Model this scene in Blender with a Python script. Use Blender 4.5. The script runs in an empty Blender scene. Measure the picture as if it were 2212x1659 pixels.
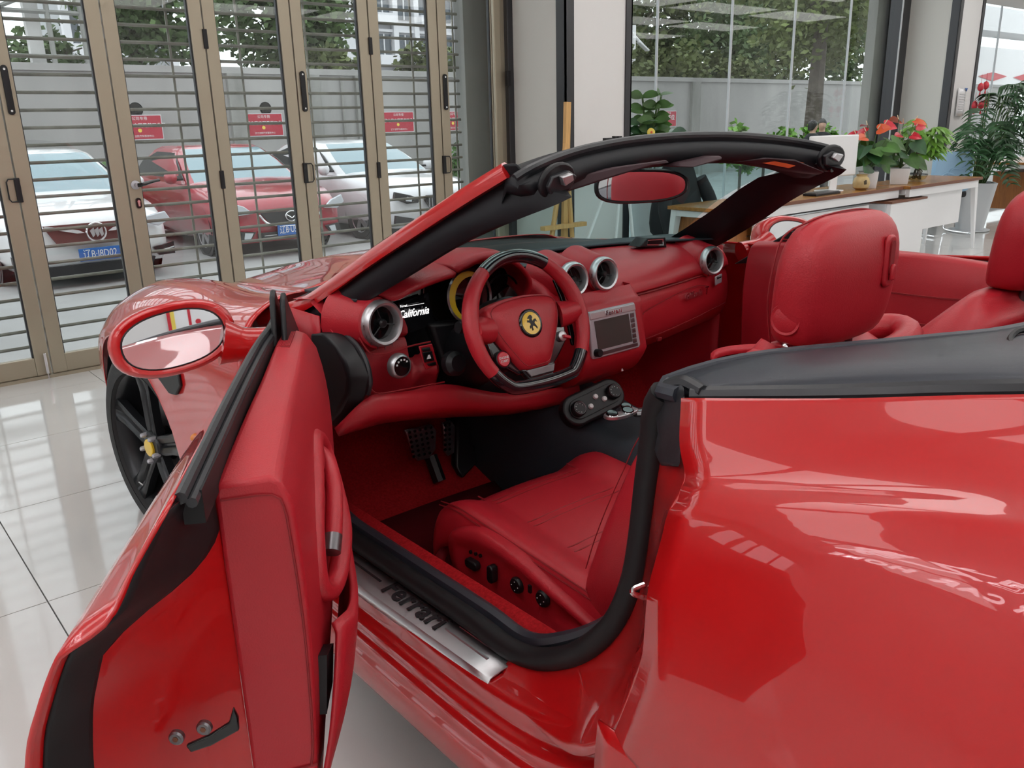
import bpy, bmesh, math, random
from mathutils import Vector, Matrix, Euler
from math import sin, cos, pi, sqrt, atan2, radians
random.seed(7)
SC = bpy.context.scene
COL = SC.collection

# ------------------------------------------------------------------ camera
F_PX, IW, IH = 1821.0, 2212.0, 1659.0
CAM = Vector((-1.637, -0.123, 1.342))
def cam_axes(pitch, roll, yaw):
    fwd = Vector((sin(yaw)*cos(pitch), cos(yaw)*cos(pitch), -sin(pitch)))
    right = Vector((cos(yaw), -sin(yaw), 0))
    down = fwd.cross(right)
    return right*cos(roll)+down*sin(roll), -right*sin(roll)+down*cos(roll), fwd
RIGHT, DOWN, FWD = cam_axes(radians(17.155), radians(1.425), radians(39.745))
cd = bpy.data.cameras.new('camera'); cam = bpy.data.objects.new('camera', cd); COL.objects.link(cam)
cd.sensor_width = 36; cd.lens = F_PX*36/IW; cd.clip_start = 0.02; cd.clip_end = 500
cam.matrix_world = Matrix(((RIGHT.x, -DOWN.x, -FWD.x, CAM.x), (RIGHT.y, -DOWN.y, -FWD.y, CAM.y), (RIGHT.z, -DOWN.z, -FWD.z, CAM.z), (0, 0, 0, 1)))
SC.camera = cam

# ------------------------------------------------------------------ view, sky
SC.view_settings.view_transform = 'Standard'; SC.view_settings.look = 'None'
SC.view_settings.exposure = 0.0; SC.view_settings.gamma = 1.0
SC.view_settings.use_curve_mapping = False
SC.cycles.use_denoising = True
SC.cycles.max_bounces = 5; SC.cycles.diffuse_bounces = 3; SC.cycles.glossy_bounces = 4; SC.cycles.transmission_bounces = 4; SC.cycles.transparent_max_bounces = 14
SC.cycles.use_adaptive_sampling = True; SC.cycles.adaptive_threshold = 0.1; SC.cycles.adaptive_min_samples = 12
SC.cycles.caustics_reflective = False; SC.cycles.caustics_refractive = False
SC.cycles.sample_clamp_indirect = 6.0
W = bpy.data.worlds.new('sky'); SC.world = W; W.use_nodes = True
bg = W.node_tree.nodes['Background']
bg.inputs[0].default_value = (0.93, 0.965, 1.0, 1); bg.inputs[1].default_value = 2.0
CEIL_LAMP = 2.2      # emission of the ceiling light panels

# ------------------------------------------------------------------ surveyed points: a sight line met with a plane of the place
def sight(u, v): return RIGHT*((u-IW/2)/F_PX) + DOWN*((v-IH/2)/F_PX) + FWD
def PX(u, v, x): d = sight(u, v); return CAM + d*((x-CAM.x)/d.x)
def PY(u, v, y): d = sight(u, v); return CAM + d*((y-CAM.y)/d.y)
def PZ(u, v, z): d = sight(u, v); return CAM + d*((z-CAM.z)/d.z)
def PP(u, v, p0, n):
    d = sight(u, v); n = Vector(n); return CAM + d*((Vector(p0)-CAM).dot(n)/d.dot(n))

# ------------------------------------------------------------------ materials
def nmat(name):
    m = bpy.data.materials.new(name); m.use_nodes = True
    nt = m.node_tree; return m, nt, nt.nodes['Principled BSDF']
def setp(b, **k):
    for a, v in k.items():
        b.inputs[a.replace('_', ' ')].default_value = v
def c4(c): return (c[0], c[1], c[2], 1)
def mat(name, col, rough=.5, metal=0., bump=0., scale=80., vary=0., vscale=6., coat=0., spec=.5, emit=None, estr=1., stretch=None, bumpdist=.002):
    m, nt, b = nmat(name)
    setp(b, Base_Color=c4(col), Roughness=rough, Metallic=metal, Specular_IOR_Level=spec, Coat_Weight=coat)
    if coat: setp(b, Coat_Roughness=.02)
    if emit: setp(b, Emission_Color=c4(emit), Emission_Strength=estr)
    tc = None
    if bump or vary:
        tc = nt.nodes.new('ShaderNodeTexCoord'); mp = nt.nodes.new('ShaderNodeMapping')
        nt.links.new(tc.outputs['Object'], mp.inputs[0])
        if stretch: mp.inputs['Scale'].default_value = stretch
    if bump:
        n = nt.nodes.new('ShaderNodeTexNoise'); n.inputs['Scale'].default_value = scale; n.inputs['Detail'].default_value = 3
        bp = nt.nodes.new('ShaderNodeBump'); bp.inputs['Strength'].default_value = bump; bp.inputs['Distance'].default_value = bumpdist
        nt.links.new(mp.outputs[0], n.inputs[0]); nt.links.new(n.outputs[0], bp.inputs['Height']); nt.links.new(bp.outputs[0], b.inputs['Normal'])
    if vary:
        n = nt.nodes.new('ShaderNodeTexNoise'); n.inputs['Scale'].default_value = vscale; n.inputs['Detail'].default_value = 4
        r = nt.nodes.new('ShaderNodeValToRGB'); r.color_ramp.elements[0].position = .3; r.color_ramp.elements[1].position = .7
        r.color_ramp.elements[0].color = c4([x*(1-vary) for x in col]); r.color_ramp.elements[1].color = c4([min(1, x*(1+vary)) for x in col])
        nt.links.new(mp.outputs[0], n.inputs[0]); nt.links.new(n.outputs[0], r.inputs[0]); nt.links.new(r.outputs[0], b.inputs['Base Color'])
    return m
def glassmat(name, tint=(1, 1, 1), f0=.045, rough=0.0, fmax=.9):
    m, nt, b = nmat(name); nt.nodes.remove(b)
    out = [n for n in nt.nodes if n.type == 'OUTPUT_MATERIAL'][0]
    t = nt.nodes.new('ShaderNodeBsdfTransparent'); t.inputs[0].default_value = c4(tint)
    g = nt.nodes.new('ShaderNodeBsdfGlossy'); g.inputs['Roughness'].default_value = rough
    lw = nt.nodes.new('ShaderNodeLayerWeight'); lw.inputs[0].default_value = .5
    pw = nt.nodes.new('ShaderNodeMath'); pw.operation = 'POWER'; pw.inputs[1].default_value = 5
    mu = nt.nodes.new('ShaderNodeMath'); mu.operation = 'MULTIPLY_ADD'; mu.inputs[1].default_value = fmax-f0; mu.inputs[2].default_value = f0
    mx = nt.nodes.new('ShaderNodeMixShader')
    nt.links.new(lw.outputs['Facing'], pw.inputs[0]); nt.links.new(pw.outputs[0], mu.inputs[0]); nt.links.new(mu.outputs[0], mx.inputs[0])
    nt.links.new(t.outputs[0], mx.inputs[1]); nt.links.new(g.outputs[0], mx.inputs[2])
    nt.links.new(mx.outputs[0], out.inputs[0]); return m

M = {}
M['paint'] = mat('red_paint', (.50, .0045, .006), .34, coat=1.0, spec=.35)
M['paint_dark'] = mat('red_paint_satin', (.55, .008, .01), .3, coat=.6)
M['leather'] = mat('red_leather', (.46, .015, .026), .40, bump=.35, scale=420, bumpdist=.0012)
M['leather_seam'] = mat('red_stitch', (.26, .007, .012), .6)
M['carpet'] = mat('red_carpet', (.40, .012, .016), .95, bump=.8, scale=600, vary=.25, vscale=160, spec=.1)  # red lowered in the colour itself to suggest the footwell's shade
M['mat_shaded'] = mat('shade_darkened_mat', (.10, .005, .009), .95, bump=.7, scale=500, spec=.1)  # darkened base colour stands in for the shade under the dash
M['black'] = mat('black_plastic', (.008, .008, .010), .42, spec=.4)
M['trim_black'] = mat('soft_black_trim', (.008, .0085, .0115), .55, spec=.35, bump=.15, scale=500, bumpdist=.0005)
M['rubber'] = mat('black_rubber', (.009, .009, .0105), .55, spec=.35)
M['rubber_grey'] = mat('grey_black_rubber', (.022, .023, .027), .36, bump=.2, scale=60)
M['tyre'] = mat('tyre_rubber', (.02, .02, .021), .7, bump=.2, scale=200)
M['rimblack'] = mat('satin_black_alloy', (.02, .021, .024), .3, metal=.4)
M['gloss_black'] = mat('gloss_black', (.006, .006, .007), .06)
M['chrome'] = mat('chrome', (.82, .82, .84), .08, metal=1)
M['alu'] = mat('brushed_aluminium', (.62, .62, .64), .32, metal=1, bump=.15, scale=40, stretch=(1, 60, 60))
M['alu_vent'] = mat('satin_aluminium', (.60, .60, .62), .36, metal=.85)
M['silver'] = mat('silver_plastic', (.50, .49, .53), .38, metal=.35)
M['gunmetal'] = mat('gunmetal', (.2, .19, .2), .3, metal=.9)
M['carbon'] = mat('carbon_fibre', (.010, .010, .013), .14, coat=1, vary=.4, vscale=500)
M['mirror'] = mat('mirror_glass', (.86, .88, .92), .01, metal=1)
M['navy_vinyl'] = mat('dark_blue_grey_vinyl', (.026, .029, .040), .42, bump=.2, scale=300, bumpdist=.0006)
M['dash_teal'] = mat('dark_dash_top', (.02, .026, .034), .6, bump=.3, scale=300)
M['yellow'] = mat('badge_yellow', (.85, .55, .02), .35, coat=.6)
M['screen'] = mat('grey_screen', (.07, .066, .062), .18)
M['screen_black'] = mat('dark_display', (.006, .006, .008), .12)
M['white_glow'] = mat('lit_white', (.8, .8, .8), .5, emit=(1, .98, .98), estr=1.1)
M['red_plastic'] = mat('red_button', (.55, .01, .03), .25, coat=.5)
M['amber'] = mat('amber_lens', (.75, .22, .01), .12, coat=1)
M['white_print'] = mat('white_print', (.75, .75, .76), .5)
M['black_print'] = mat('black_print', (.01, .01, .01), .5)
M['red_print'] = mat('red_print', (.55, .01, .03), .5)
M['yellow_print'] = mat('yellow_print', (.8, .62, .1), .5)
M['windscreen'] = glassmat('tinted_windscreen', (.62, .83, .83))
M['pane'] = glassmat('window_pane', (.95, .975, .97))
M['bowl'] = glassmat('bowl_glass', (.97, .985, .98))
M['water'] = glassmat('bowl_water', (.80, .72, .52), .02)
M['tile'] = mat('polished_tile', (.66, .655, .64), .07, spec=.6, vary=.03, vscale=2.5)
M['grout'] = mat('tile_grout', (.16, .155, .15), .8)
M['white_wall'] = mat('white_wall_paint', (.74, .73, .72), .7, bump=.05, scale=40)
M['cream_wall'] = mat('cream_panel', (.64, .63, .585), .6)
M['ceiling'] = mat('ceiling_white', (.72, .72, .72), .8)
M['black_trim'] = mat('black_steel_trim', (.022, .022, .026), .3, spec=.6)
M['bronze'] = mat('champagne_bronze_aluminium', (.40, .35, .265), .38, metal=.5, bump=.05, scale=300)
M['gasket'] = mat('dark_gasket', (.03, .033, .038), .5)
M['galv'] = mat('galvanised_bar', (.25, .245, .215), .5, metal=.4, vary=.25, vscale=9)
M['concrete'] = mat('street_concrete', (.34, .335, .33), .9, bump=.3, scale=30, vary=.12, vscale=1.3)
M['concrete_wall'] = mat('concrete_wall', (.34, .335, .325), .9, bump=.3, scale=18, vary=.16, vscale=.9, stretch=(1, 1, .35))
M['pillar_conc'] = mat('grey_pillar_concrete', (.25, .25, .235), .85, bump=.3, scale=20, vary=.2, vscale=3, stretch=(1, 1, .3))
M['kerb'] = mat('pale_stone_step', (.55, .54, .53), .8, vary=.08, vscale=3)
M['lamp_panel'] = mat('light_panel', (.9, .9, .9), .5, emit=(1, .98, .955), estr=CEIL_LAMP)
M['leaf'] = mat('leaf_green', (.045, .12, .018), .5, vary=.5, vscale=5)
M['leaf_lite'] = mat('leaf_light_green', (.13, .30, .03), .45, vary=.35, vscale=14)
M['leaf_dark'] = mat('leaf_dark_green', (.018, .075, .02), .42, vary=.4, vscale=9)
M['leaf_palm'] = mat('palm_leaf', (.02, .075, .022), .45, vary=.5, vscale=5)
M['tree_leaf'] = mat('street_tree_leaf', (.075, .125, .04), .7, vary=.55, vscale=.9)
M['tree_leaf2'] = mat('street_tree_leaf_olive', (.11, .14, .045), .7, vary=.5, vscale=1.1)
M['bark'] = mat('tree_bark', (.10, .085, .07), .9, bump=.6, scale=14, vary=.3, vscale=5)
M['stem'] = mat('green_stem', (.06, .12, .03), .6)
M['flower'] = mat('red_flower', (.62, .03, .05), .28, vary=.2, vscale=30)
M['flower_or'] = mat('orange_red_flower', (.65, .10, .03), .35)
M['spadix'] = mat('flower_spike', (.7, .6, .4), .6)
M['pot_white'] = mat('white_glazed_pot', (.80, .80, .81), .25, coat=.3)
M['pot_grey'] = mat('pale_grey_planter', (.58, .60, .62), .5)
M['soil'] = mat('dark_soil', (.02, .015, .012), .95, bump=.8, scale=60)
M['desk_wood'] = mat('honey_wood_desk', (.36, .155, .035), .25, vary=.2, vscale=4, stretch=(1, 14, 14))
M['wood_edge'] = mat('brown_desk_edge', (.16, .055, .025), .4)
M['cab_wood'] = mat('orange_wood_cabinet', (.33, .125, .035), .4, vary=.2, vscale=5, stretch=(14, 14, 1))
M['easel'] = mat('pale_pine', (.62, .36, .13), .5, vary=.15, vscale=8, stretch=(20, 20, 1))
M['desk_white'] = mat('white_desk_metal', (.78, .78, .79), .35)
M['cloth_blue'] = mat('light_blue_cloth', (.30, .46, .62), .9, bump=.5, scale=220, spec=.1)
M['chair_black'] = mat('black_chair_fabric', (.012, .012, .014), .7)
M['jar'] = mat('tan_clay_jar', (.50, .37, .17), .45, vary=.15, vscale=20)
M['skin'] = mat('skin', (.55, .33, .23), .5)
M['hair'] = mat('black_hair', (.012, .010, .01), .5)
M['cloth_black'] = mat('black_cloth', (.015, .015, .018), .8)

# ------------------------------------------------------------------ geometry helpers
def V(*a): return Vector(a[0]) if len(a) == 1 else Vector(a)
def cr(pts, n, closed=False):
    """n points, evenly spaced by length, on a Catmull-Rom curve through pts"""
    P = [Vector(p) for p in pts]; m = len(P)
    if m == 2 and not closed: return [P[0].lerp(P[1], i/(n-1)) for i in range(n)]
    segs = m if closed else m-1; fine = []; K = 12
    for i in range(segs):
        p1, p2 = P[i], P[(i+1) % m]
        p0 = P[(i-1) % m] if (closed or i > 0) else p1*2-p2
        p3 = P[(i+2) % m] if (closed or i+2 < m) else p2*2-p1
        for k in range(K):
            t = k/K; t2 = t*t; t3 = t2*t
            fine.append(.5*((2*p1)+(p2-p0)*t+(2*p0-5*p1+4*p2-p3)*t2+(3*p1-p0-3*p2+p3)*t3))
    fine.append(P[0].copy() if closed else P[-1].copy())
    L = [0.]
    for a, b in zip(fine, fine[1:]): L.append(L[-1]+(b-a).length)
    out = []; j = 0; cnt = n if closed else n-1
    for i in range(n):
        s = L[-1]*i/cnt
        while j < len(L)-2 and L[j+1] < s: j += 1
        d = L[j+1]-L[j]; out.append(fine[j].lerp(fine[j+1], (s-L[j])/d if d > 1e-9 else 0))
    return out
def loft(rows, n, m):
    g = [cr(r, n) for r in rows]
    cols = [cr([r[i] for r in g], m) for i in range(n)]
    return [[cols[i][j] for i in range(n)] for j in range(m)]
def frame_from(z, up=(0, 0, 1)):
    z = Vector(z).normalized(); up = Vector(up)
    if abs(z.dot(up)) > .99: up = Vector((0, 1, 0))
    x = up.cross(z).normalized(); y = z.cross(x); return x, y, z
class MB:
    def __init__(s): s.v = []; s.f = []
    def add(s, vs, fs):
        o = len(s.v); s.v += [Vector(p) for p in vs]; s.f += [tuple(i+o for i in f) for f in fs]; return s
    def box(s, c, d, R=None):
        c = Vector(c); h = [x/2 for x in d]; vs = []
        for k in range(8):
            p = Vector(((1 if k & 1 else -1)*h[0], (1 if k & 2 else -1)*h[1], (1 if k & 4 else -1)*h[2]))
            vs.append(c + (R @ p if R else p))
        return s.add(vs, [(0, 2, 3, 1), (4, 5, 7, 6), (0, 1, 5, 4), (2, 6, 7, 3), (0, 4, 6, 2), (1, 3, 7, 5)])
    def box2(s, a, b):
        return s.box([(x+y)/2 for x, y in zip(a, b)], [abs(y-x) for x, y in zip(a, b)])
    def grid(s, g, cu=False, cv=False, flip=False):
        m, n = len(g), len(g[0]); vs = [p for r in g for p in r]; fs = []
        for j in range(m if cv else m-1):
            for i in range(n if cu else n-1):
                q = (j*n+i, j*n+(i+1) % n, ((j+1) % m)*n+(i+1) % n, ((j+1) % m)*n+i)
                fs.append(q[::-1] if flip else q)
        return s.add(vs, fs)
    def rings(s, rs, cap=True, closed=False):
        n = len(rs[0]); o = len(s.v); s.grid(rs, cu=True, cv=closed)
        if cap and not closed:
            s.f.append(tuple(o+i for i in range(n))[::-1]); e = o+(len(rs)-1)*n; s.f.append(tuple(e+i for i in range(n)))
        return s
    def tube(s, path, r, n=10, smooth=0, closed=False, cap=True, ry=None, up=(0, 0, 1)):
        P = cr(path, smooth, closed) if smooth else [Vector(p) for p in path]
        m = len(P); rs = []
        R = (lambda i: r[min(int(i/(m-1)*(len(r)-1)), len(r)-2)]*(1-(i/(m-1)*(len(r)-1)-min(int(i/(m-1)*(len(r)-1)), len(r)-2)))+r[min(int(i/(m-1)*(len(r)-1)), len(r)-2)+1]*(i/(m-1)*(len(r)-1)-min(int(i/(m-1)*(len(r)-1)), len(r)-2))) if isinstance(r, (list, tuple)) else (lambda i: r)
        px = None
        for i in range(m):
            t = (P[(i+1) % m]-P[i-1]) if closed else (P[min(i+1, m-1)]-P[max(i-1, 0)])
            if t.length < 1e-9: t = Vector((0, 0, 1))
            t.normalize()
            if px is None: x, y, _ = frame_from(t, up)
            else:
                x = px-t*px.dot(t); x.normalize(); y = t.cross(x)
            px = x; rr = R(i); r2 = (ry/r*rr if not isinstance(r, (list, tuple)) else ry) if ry else rr
            rs.append([P[i]+x*(rr*cos(2*pi*k/n))+y*(r2*sin(2*pi*k/n)) for k in range(n)])
        return s.rings(rs, cap, closed)
    def lathe(s, prof, n=24, o=(0, 0, 0), z=(0, 0, 1), cap=True, up=(0, 0, 1)):
        x, y, zz = frame_from(z, up); o = Vector(o)
        return s.rings([[o+zz*h+(x*cos(2*pi*k/n)+y*sin(2*pi*k/n))*max(r, 1e-5) for k in range(n)] for r, h in prof], cap)
    def prism(s, poly, o, ex, ey, depth):
        o = Vector(o); ex = Vector(ex); ey = Vector(ey); ez = ex.cross(ey).normalized(); n = len(poly)
        a = [o+ex*p[0]+ey*p[1] for p in poly]; b = [p+ez*depth for p in a]
        return s.add(a+b, [tuple(range(n))[::-1], tuple(range(n, 2*n))]+[(i, (i+1) % n, n+(i+1) % n, n+i) for i in range(n)])
    def poly3(s, pts, off):
        """closed outline of 3-D points, thickened by the vector off"""
        n = len(pts); a = [Vector(p) for p in pts]; b = [p+Vector(off) for p in a]
        return s.add(a+b, [tuple(range(n))[::-1], tuple(range(n, 2*n))]+[(i, (i+1) % n, n+(i+1) % n, n+i) for i in range(n)])
    def xf(s, mtx):
        s.v = [mtx @ p for p in s.v]; return s
    def mirx(s):
        s.v = [Vector((-p.x, p.y, p.z)) for p in s.v]; s.f = [f[::-1] for f in s.f]; return s
    def build(s, name, m, parent=None, smooth=True, bevel=0., bseg=2, sub=0, solid=0., soff=0., ang=40, loc=None, fixn=False, keep=True):
        me = bpy.data.meshes.new(name)
        vs = s.v
        if loc is not None: vs = [p-Vector(loc) for p in vs]
        me.from_pydata([tuple(p) for p in vs], [], s.f); 
        if fixn or smooth:
            bm = bmesh.new(); bm.from_mesh(me); bmesh.ops.remove_doubles(bm, verts=bm.verts, dist=1e-6)
            if fixn: bmesh.ops.recalc_face_normals(bm, faces=bm.faces)
            bm.to_mesh(me); bm.free()
        me.materials.append(M[m] if isinstance(m, str) else m)
        o = bpy.data.objects.new(name, me); COL.objects.link(o)
        if loc is not None: o.location = loc
        if parent is not None:
            o.parent = parent
            if loc is None or True: o.matrix_parent_inverse = PINV(parent)
        if smooth:
            me.polygons.foreach_set('use_smooth', [True]*len(me.polygons)); me.set_sharp_from_angle(angle=radians(ang))
        if solid:
            md = o.modifiers.new('solid', 'SOLIDIFY'); md.thickness = solid; md.offset = soff
        if bevel:
            md = o.modifiers.new('bevel', 'BEVEL'); md.width = bevel; md.segments = bseg; md.limit_method = 'ANGLE'; md.angle_limit = radians(30)
            md.harden_normals = False
        if sub:
            md = o.modifiers.new('sub', 'SUBSURF'); md.levels = sub; md.render_levels = sub
        return o
def wmat(o):
    m = o.matrix_basis.copy()
    while o.parent is not None:
        m = o.parent.matrix_basis @ o.matrix_parent_inverse @ m if False else (o.parent.matrix_basis @ (o.matrix_parent_inverse @ m)); o = o.parent
    return m
def PINV(p): return wmat(p).inverted()
def tag(o, label=None, cat=None, group=None, kind=None):
    if label: o['label'] = label
    if cat: o['category'] = cat
    if group: o['group'] = group
    if kind: o['kind'] = kind
    return o
def empty(name, loc=(0, 0, 0), parent=None):
    o = bpy.data.objects.new(name, None); COL.objects.link(o); o.empty_display_size = .1; o.location = loc
    if parent is not None: o.parent = parent; o.matrix_parent_inverse = PINV(parent)
    return o
def struct(o): o['kind'] = 'structure'; return o
def copy_tree(o, parent=None, mtx=None):
    c = o.copy(); COL.objects.link(c)
    if parent is not None: c.parent = parent; c.matrix_parent_inverse = o.matrix_parent_inverse.copy()
    if mtx is not None: c.matrix_basis = mtx @ c.matrix_basis
    for ch in list(o.children): copy_tree(ch, c)
    return c
def rot_about(p, ang, axis='Z'):
    return Matrix.Translation(p) @ Matrix.Rotation(ang, 4, axis) @ Matrix.Translation(-Vector(p))
TEXTS = []
def text(name, body, o, ex, ey, size, m, parent, depth=.001, align='CENTER', shear=0., space=1., sx=1., bold=0.):
    cu = bpy.data.curves.new(name, 'FONT'); cu.body = body; cu.size = size; cu.extrude = depth/2; cu.align_x = align; cu.align_y = 'CENTER'
    cu.shear = shear; cu.space_character = space; cu.offset = bold; cu.resolution_u = 4
    cu.materials.append(M[m]); ob = bpy.data.objects.new(name, cu); COL.objects.link(ob)
    ex = Vector(ex).normalized(); ey = Vector(ey); ey = (ey-ex*ey.dot(ex)).normalized(); ez = ex.cross(ey); o = Vector(o)
    ob.matrix_basis = Matrix(((ex.x*sx, ey.x, ez.x, o.x), (ex.y*sx, ey.y, ez.y, o.y), (ex.z*sx, ey.z, ez.z, o.z), (0, 0, 0, 1)))
    if parent is not None: ob.parent = parent; ob.matrix_parent_inverse = PINV(parent)
    TEXTS.append(ob); return ob
def rrect(w, h, r, n=5):
    pts = []
    for cx, cy, a0 in ((w/2-r, h/2-r, 0), (-w/2+r, h/2-r, 90), (-w/2+r, -h/2+r, 180), (w/2-r, -h/2+r, 270)):
        for k in range(n+1):
            a = radians(a0+90*k/n); pts.append((cx+r*cos(a), cy+r*sin(a)))
    return pts
# ================================================================== THE ROOM
YF = 5.23                       # facade plane
RX0, RX1, RY0, RZ1 = -7.5, 21.0, -8.5, 3.75
TS = .807
# ---- floor
fl = struct(MB().box2((RX0, RY0, -.14), (RX1, YF+.06, -.006)).build('floor', 'grout', smooth=False))
fl['label'] = 'floor of large polished cream tiles with thin dark joints'
tme = MB().box((0, 0, -.004), (TS-.004, TS-.004, .008))
t0 = tme.build('tile', 'tile', fl, smooth=False, loc=(0, 0, 0)); tmesh = t0.data; first = True
field = MB()
for i in range(-8, 28):
    for j in range(-14, 4):
        x0, y0 = -1.29+TS*i, 2.507+TS*j
        if x0+TS < RX0 or x0 > RX1 or y0+TS < RY0: continue
        if y0+TS > YF+.05: pass
        near = -2 <= i <= 13 and -4 <= j <= 3
        if near:
            o = t0 if first else t0.copy()
            if not first: COL.objects.link(o)
            first = False; o.location = (x0+TS/2, y0+TS/2, 0)
            if j == 3: o.scale = (1, (YF-.02-y0)/TS, 1); o.location.y = (y0+YF-.02)/2
        else:
            y1 = min(y0+TS, YF-.02); field.box2((x0+.002, y0+.002, -.008), (x0+TS-.002, y1-.002, 0))
tag(field.build('tile_field', 'tile', fl, smooth=False), kind='stuff')
# ---- walls, ceiling
struct(MB().box2((RX0-.1, RY0, 0), (RX0, YF, RZ1)).build('wall_left', 'white_wall', smooth=False))
struct(MB().box2((RX1, RY0, 0), (RX1+.1, YF, RZ1)).build('wall_right', 'white_wall', smooth=False))
struct(MB().box2((RX0, RY0-.1, 0), (RX1, RY0, RZ1)).build('wall_back', 'white_wall', smooth=False))
struct(MB().box2((RX0, RY0, RZ1), (RX1, YF+.3, RZ1+.15)).build('ceiling', 'ceiling', smooth=False))
lp = None
n = 0
for i in range(9):
    for j in range(5):
        x, y = -5.6+i*3.0, -7.2+j*2.55
        if lp is None:
            lp = empty('ceiling_light', (x, y, RZ1))
            MB().box((x, y, RZ1-.02), (2.7, 1.2, .04)).build('housing', 'desk_white', lp, smooth=False)
            MB().box((x, y, RZ1-.043), (2.6, 1.1, .008)).build('diffuser', 'lamp_panel', lp, smooth=False)
            o = lp
        else:
            o = copy_tree(lp); o.location = (x, y, RZ1)
        tag(o, 'long white rectangular light panel on the showroom ceiling', 'light', 'ceiling light panels')
# ---- folding glass doors of the facade
JX = [-.67+.57*k for k in range(-9, 7)]
DH = 2.95
def panel(k, x0, x1):
    d = struct(empty('door_%d' % k, ((x0+x1)/2, YF, 0)))
    d['label'] = 'champagne bronze folding glass door leaf'
    for xa, xb in ((x0+.004, x0+.079), (x1-.079, x1-.004)):
        MB().box2((xa, YF-.025, .02), (xb, YF+.025, DH)).build('stile', 'bronze', d, smooth=False, bevel=.003)
    for za, zb in ((.02, .125), (DH-.09, DH)):
        MB().box2((x0+.079, YF-.022, za), (x1-.079, YF+.022, zb)).build('rail', 'bronze', d, smooth=False, bevel=.003)
    MB().box2((x0+.083, YF-.004, .125), (x1-.083, YF+.004, DH-.09)).build('pane', 'pane', d, smooth=False)
    for xa, xb in ((x0+.079, x0+.085), (x1-.087, x1-.079)):
        MB().box2((xa, YF-.012, .125), (xb, YF+.012, DH-.09)).build('gasket', 'gasket', d, smooth=False)
    return d
doors = []
for k, (a, b) in enumerate(zip(JX, JX[1:])):
    doors.append(panel(k+1, a, b))
def dparent(x): return doors[max(0, min(len(doors)-1, int((x-JX[0])/.57)))]
yd = YF-.026
for x, z in ((-.67, 1.585), (1.04, 1.585), (2.18, 1.585)):       # black strip pulls
    d = dparent(x+.1)
    MB().prism([(p[0], p[1]) for p in rrect(.034, .25, .016)], (x+.042, yd, z-.01), (1, 0, 0), (0, 0, 1), .012).build('pull_strip', 'black', d, bevel=.002, fixn=True)
    for s in (-1, 1): MB().lathe([(.006, 0), (.006, .002)], 8, (x+.042, yd-.012, z-.01+s*.105), (0, -1, 0)).build('screw', 'chrome', d)
for x in (.47, 1.61):                                            # black hinges
    for z in (1.87, 1.05):
        d = dparent(x+.1)
        MB().box2((x-.012, yd-.012, z-.055), (x+.014, yd+.004, z+.055)).build('hinge', 'black', d, smooth=False, bevel=.003)
for x in (-.67, 1.04, 2.18):                                     # loop hinges
    d = dparent(x+.1); z = 1.06
    MB().box2((x-.012, yd-.014, z-.065), (x+.016, yd+.004, z+.065)).build('hinge', 'black', d, smooth=False, bevel=.003)
    e = .055 if x > 0 else -.05
    MB().tube([(x, yd-.012, z+.06), (x+e*.8, yd-.014, z+.06), (x+e, yd-.014, z+.045), (x+e, yd-.014, z-.045), (x+e*.8, yd-.014, z-.06), (x, yd-.012, z-.06)], .004, 6).build('loop_latch', 'black', d)
d = dparent(0)
MB().lathe([(.026, 0), (.026, .006), (.022, .010), (.012, .012), (.012, .045), (.0, .047)], 20, (-.055, yd, 1.05), (0, -1, 0)).build('rosette', 'silver', d)
MB().tube([(-.055, yd-.042, 1.05), (-.03, yd-.046, 1.052), (.03, yd-.044, 1.066), (.075, yd-.04, 1.072)], [.012, .011, .009, .008], 8, 10).build('lever', 'gloss_black', d)
MB().prism(rrect(.03, .062, .014), (-.052, yd, .945), (1, 0, 0), (0, 0, 1), .009).build('lock_plate', 'gloss_black', d, bevel=.002, fixn=True)
MB().prism([(-.006, .0), (-.009, .012), (0, .02), (.009, .012), (.006, 0), (.005, -.018), (-.005, -.018)], (-.052, yd-.009, .945), (1, 0, 0), (0, 0, 1), .004).build('key_cylinder', 'chrome', d, fixn=True)
d = dparent(-.72)
MB().box2((-.705, yd-.02, .03), (-.69, yd, .15)).build('floor_bolt', 'chrome', d, smooth=False, bevel=.003)
MB().tube([(-.697, yd-.014, .15), (-.697, yd-.014, .0)], .006, 6).build('bolt_rod', 'chrome', d)
# transom above the doors and threshold
struct(MB().box2((RX0, YF-.05, DH), (2.74, YF+.05, RZ1)).build('wall_transom', 'bronze', smooth=False))
struct(MB().box2((RX0, YF-.04, -.006), (2.74, YF+.04, .018)).build('trim_1', 'bronze', smooth=False))
struct(MB().box2((2.74, YF-.05, 0), (2.78, YF+.05, DH)).build('trim_2', 'bronze', smooth=False))
struct(MB().box2((2.675, YF-.06, 0), (2.74, YF-.027, DH)).build('trim_3', 'bronze', smooth=False, bevel=.006))
# ---- columns with black corner trims
YC = 4.57
def column(k, x0, x1):
    c = struct(MB().box2((x0, YC, 0), (x1, YF+.35, RZ1)).build('pillar_%d' % k, 'white_wall', smooth=False))
    c['label'] = 'square white column with black steel corner trims'
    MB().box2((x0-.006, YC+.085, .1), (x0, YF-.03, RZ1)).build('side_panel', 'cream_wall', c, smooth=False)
    for pts in (((x0-.012, YC-.012, 0), (x0+.075, YC, RZ1)), ((x0-.012, YC-.012, 0), (x0, YC+.085, RZ1)), ((x1-.055, YC-.012, 0), (x1+.012, YC, RZ1)), ((x1, YC-.012, 0), (x1+.012, YC+.085, RZ1))):
        MB().box2(*pts).build('corner_trim', 'black_trim', c, smooth=False)
    return c
column(1, 2.84, 3.52); column(2, 9.07, 9.72)
struct(MB().box2((2.78, YF-.09, 0), (2.84, YF+.05, RZ1)).build('trim_4', 'black_trim', smooth=False, bevel=.004))
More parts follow.
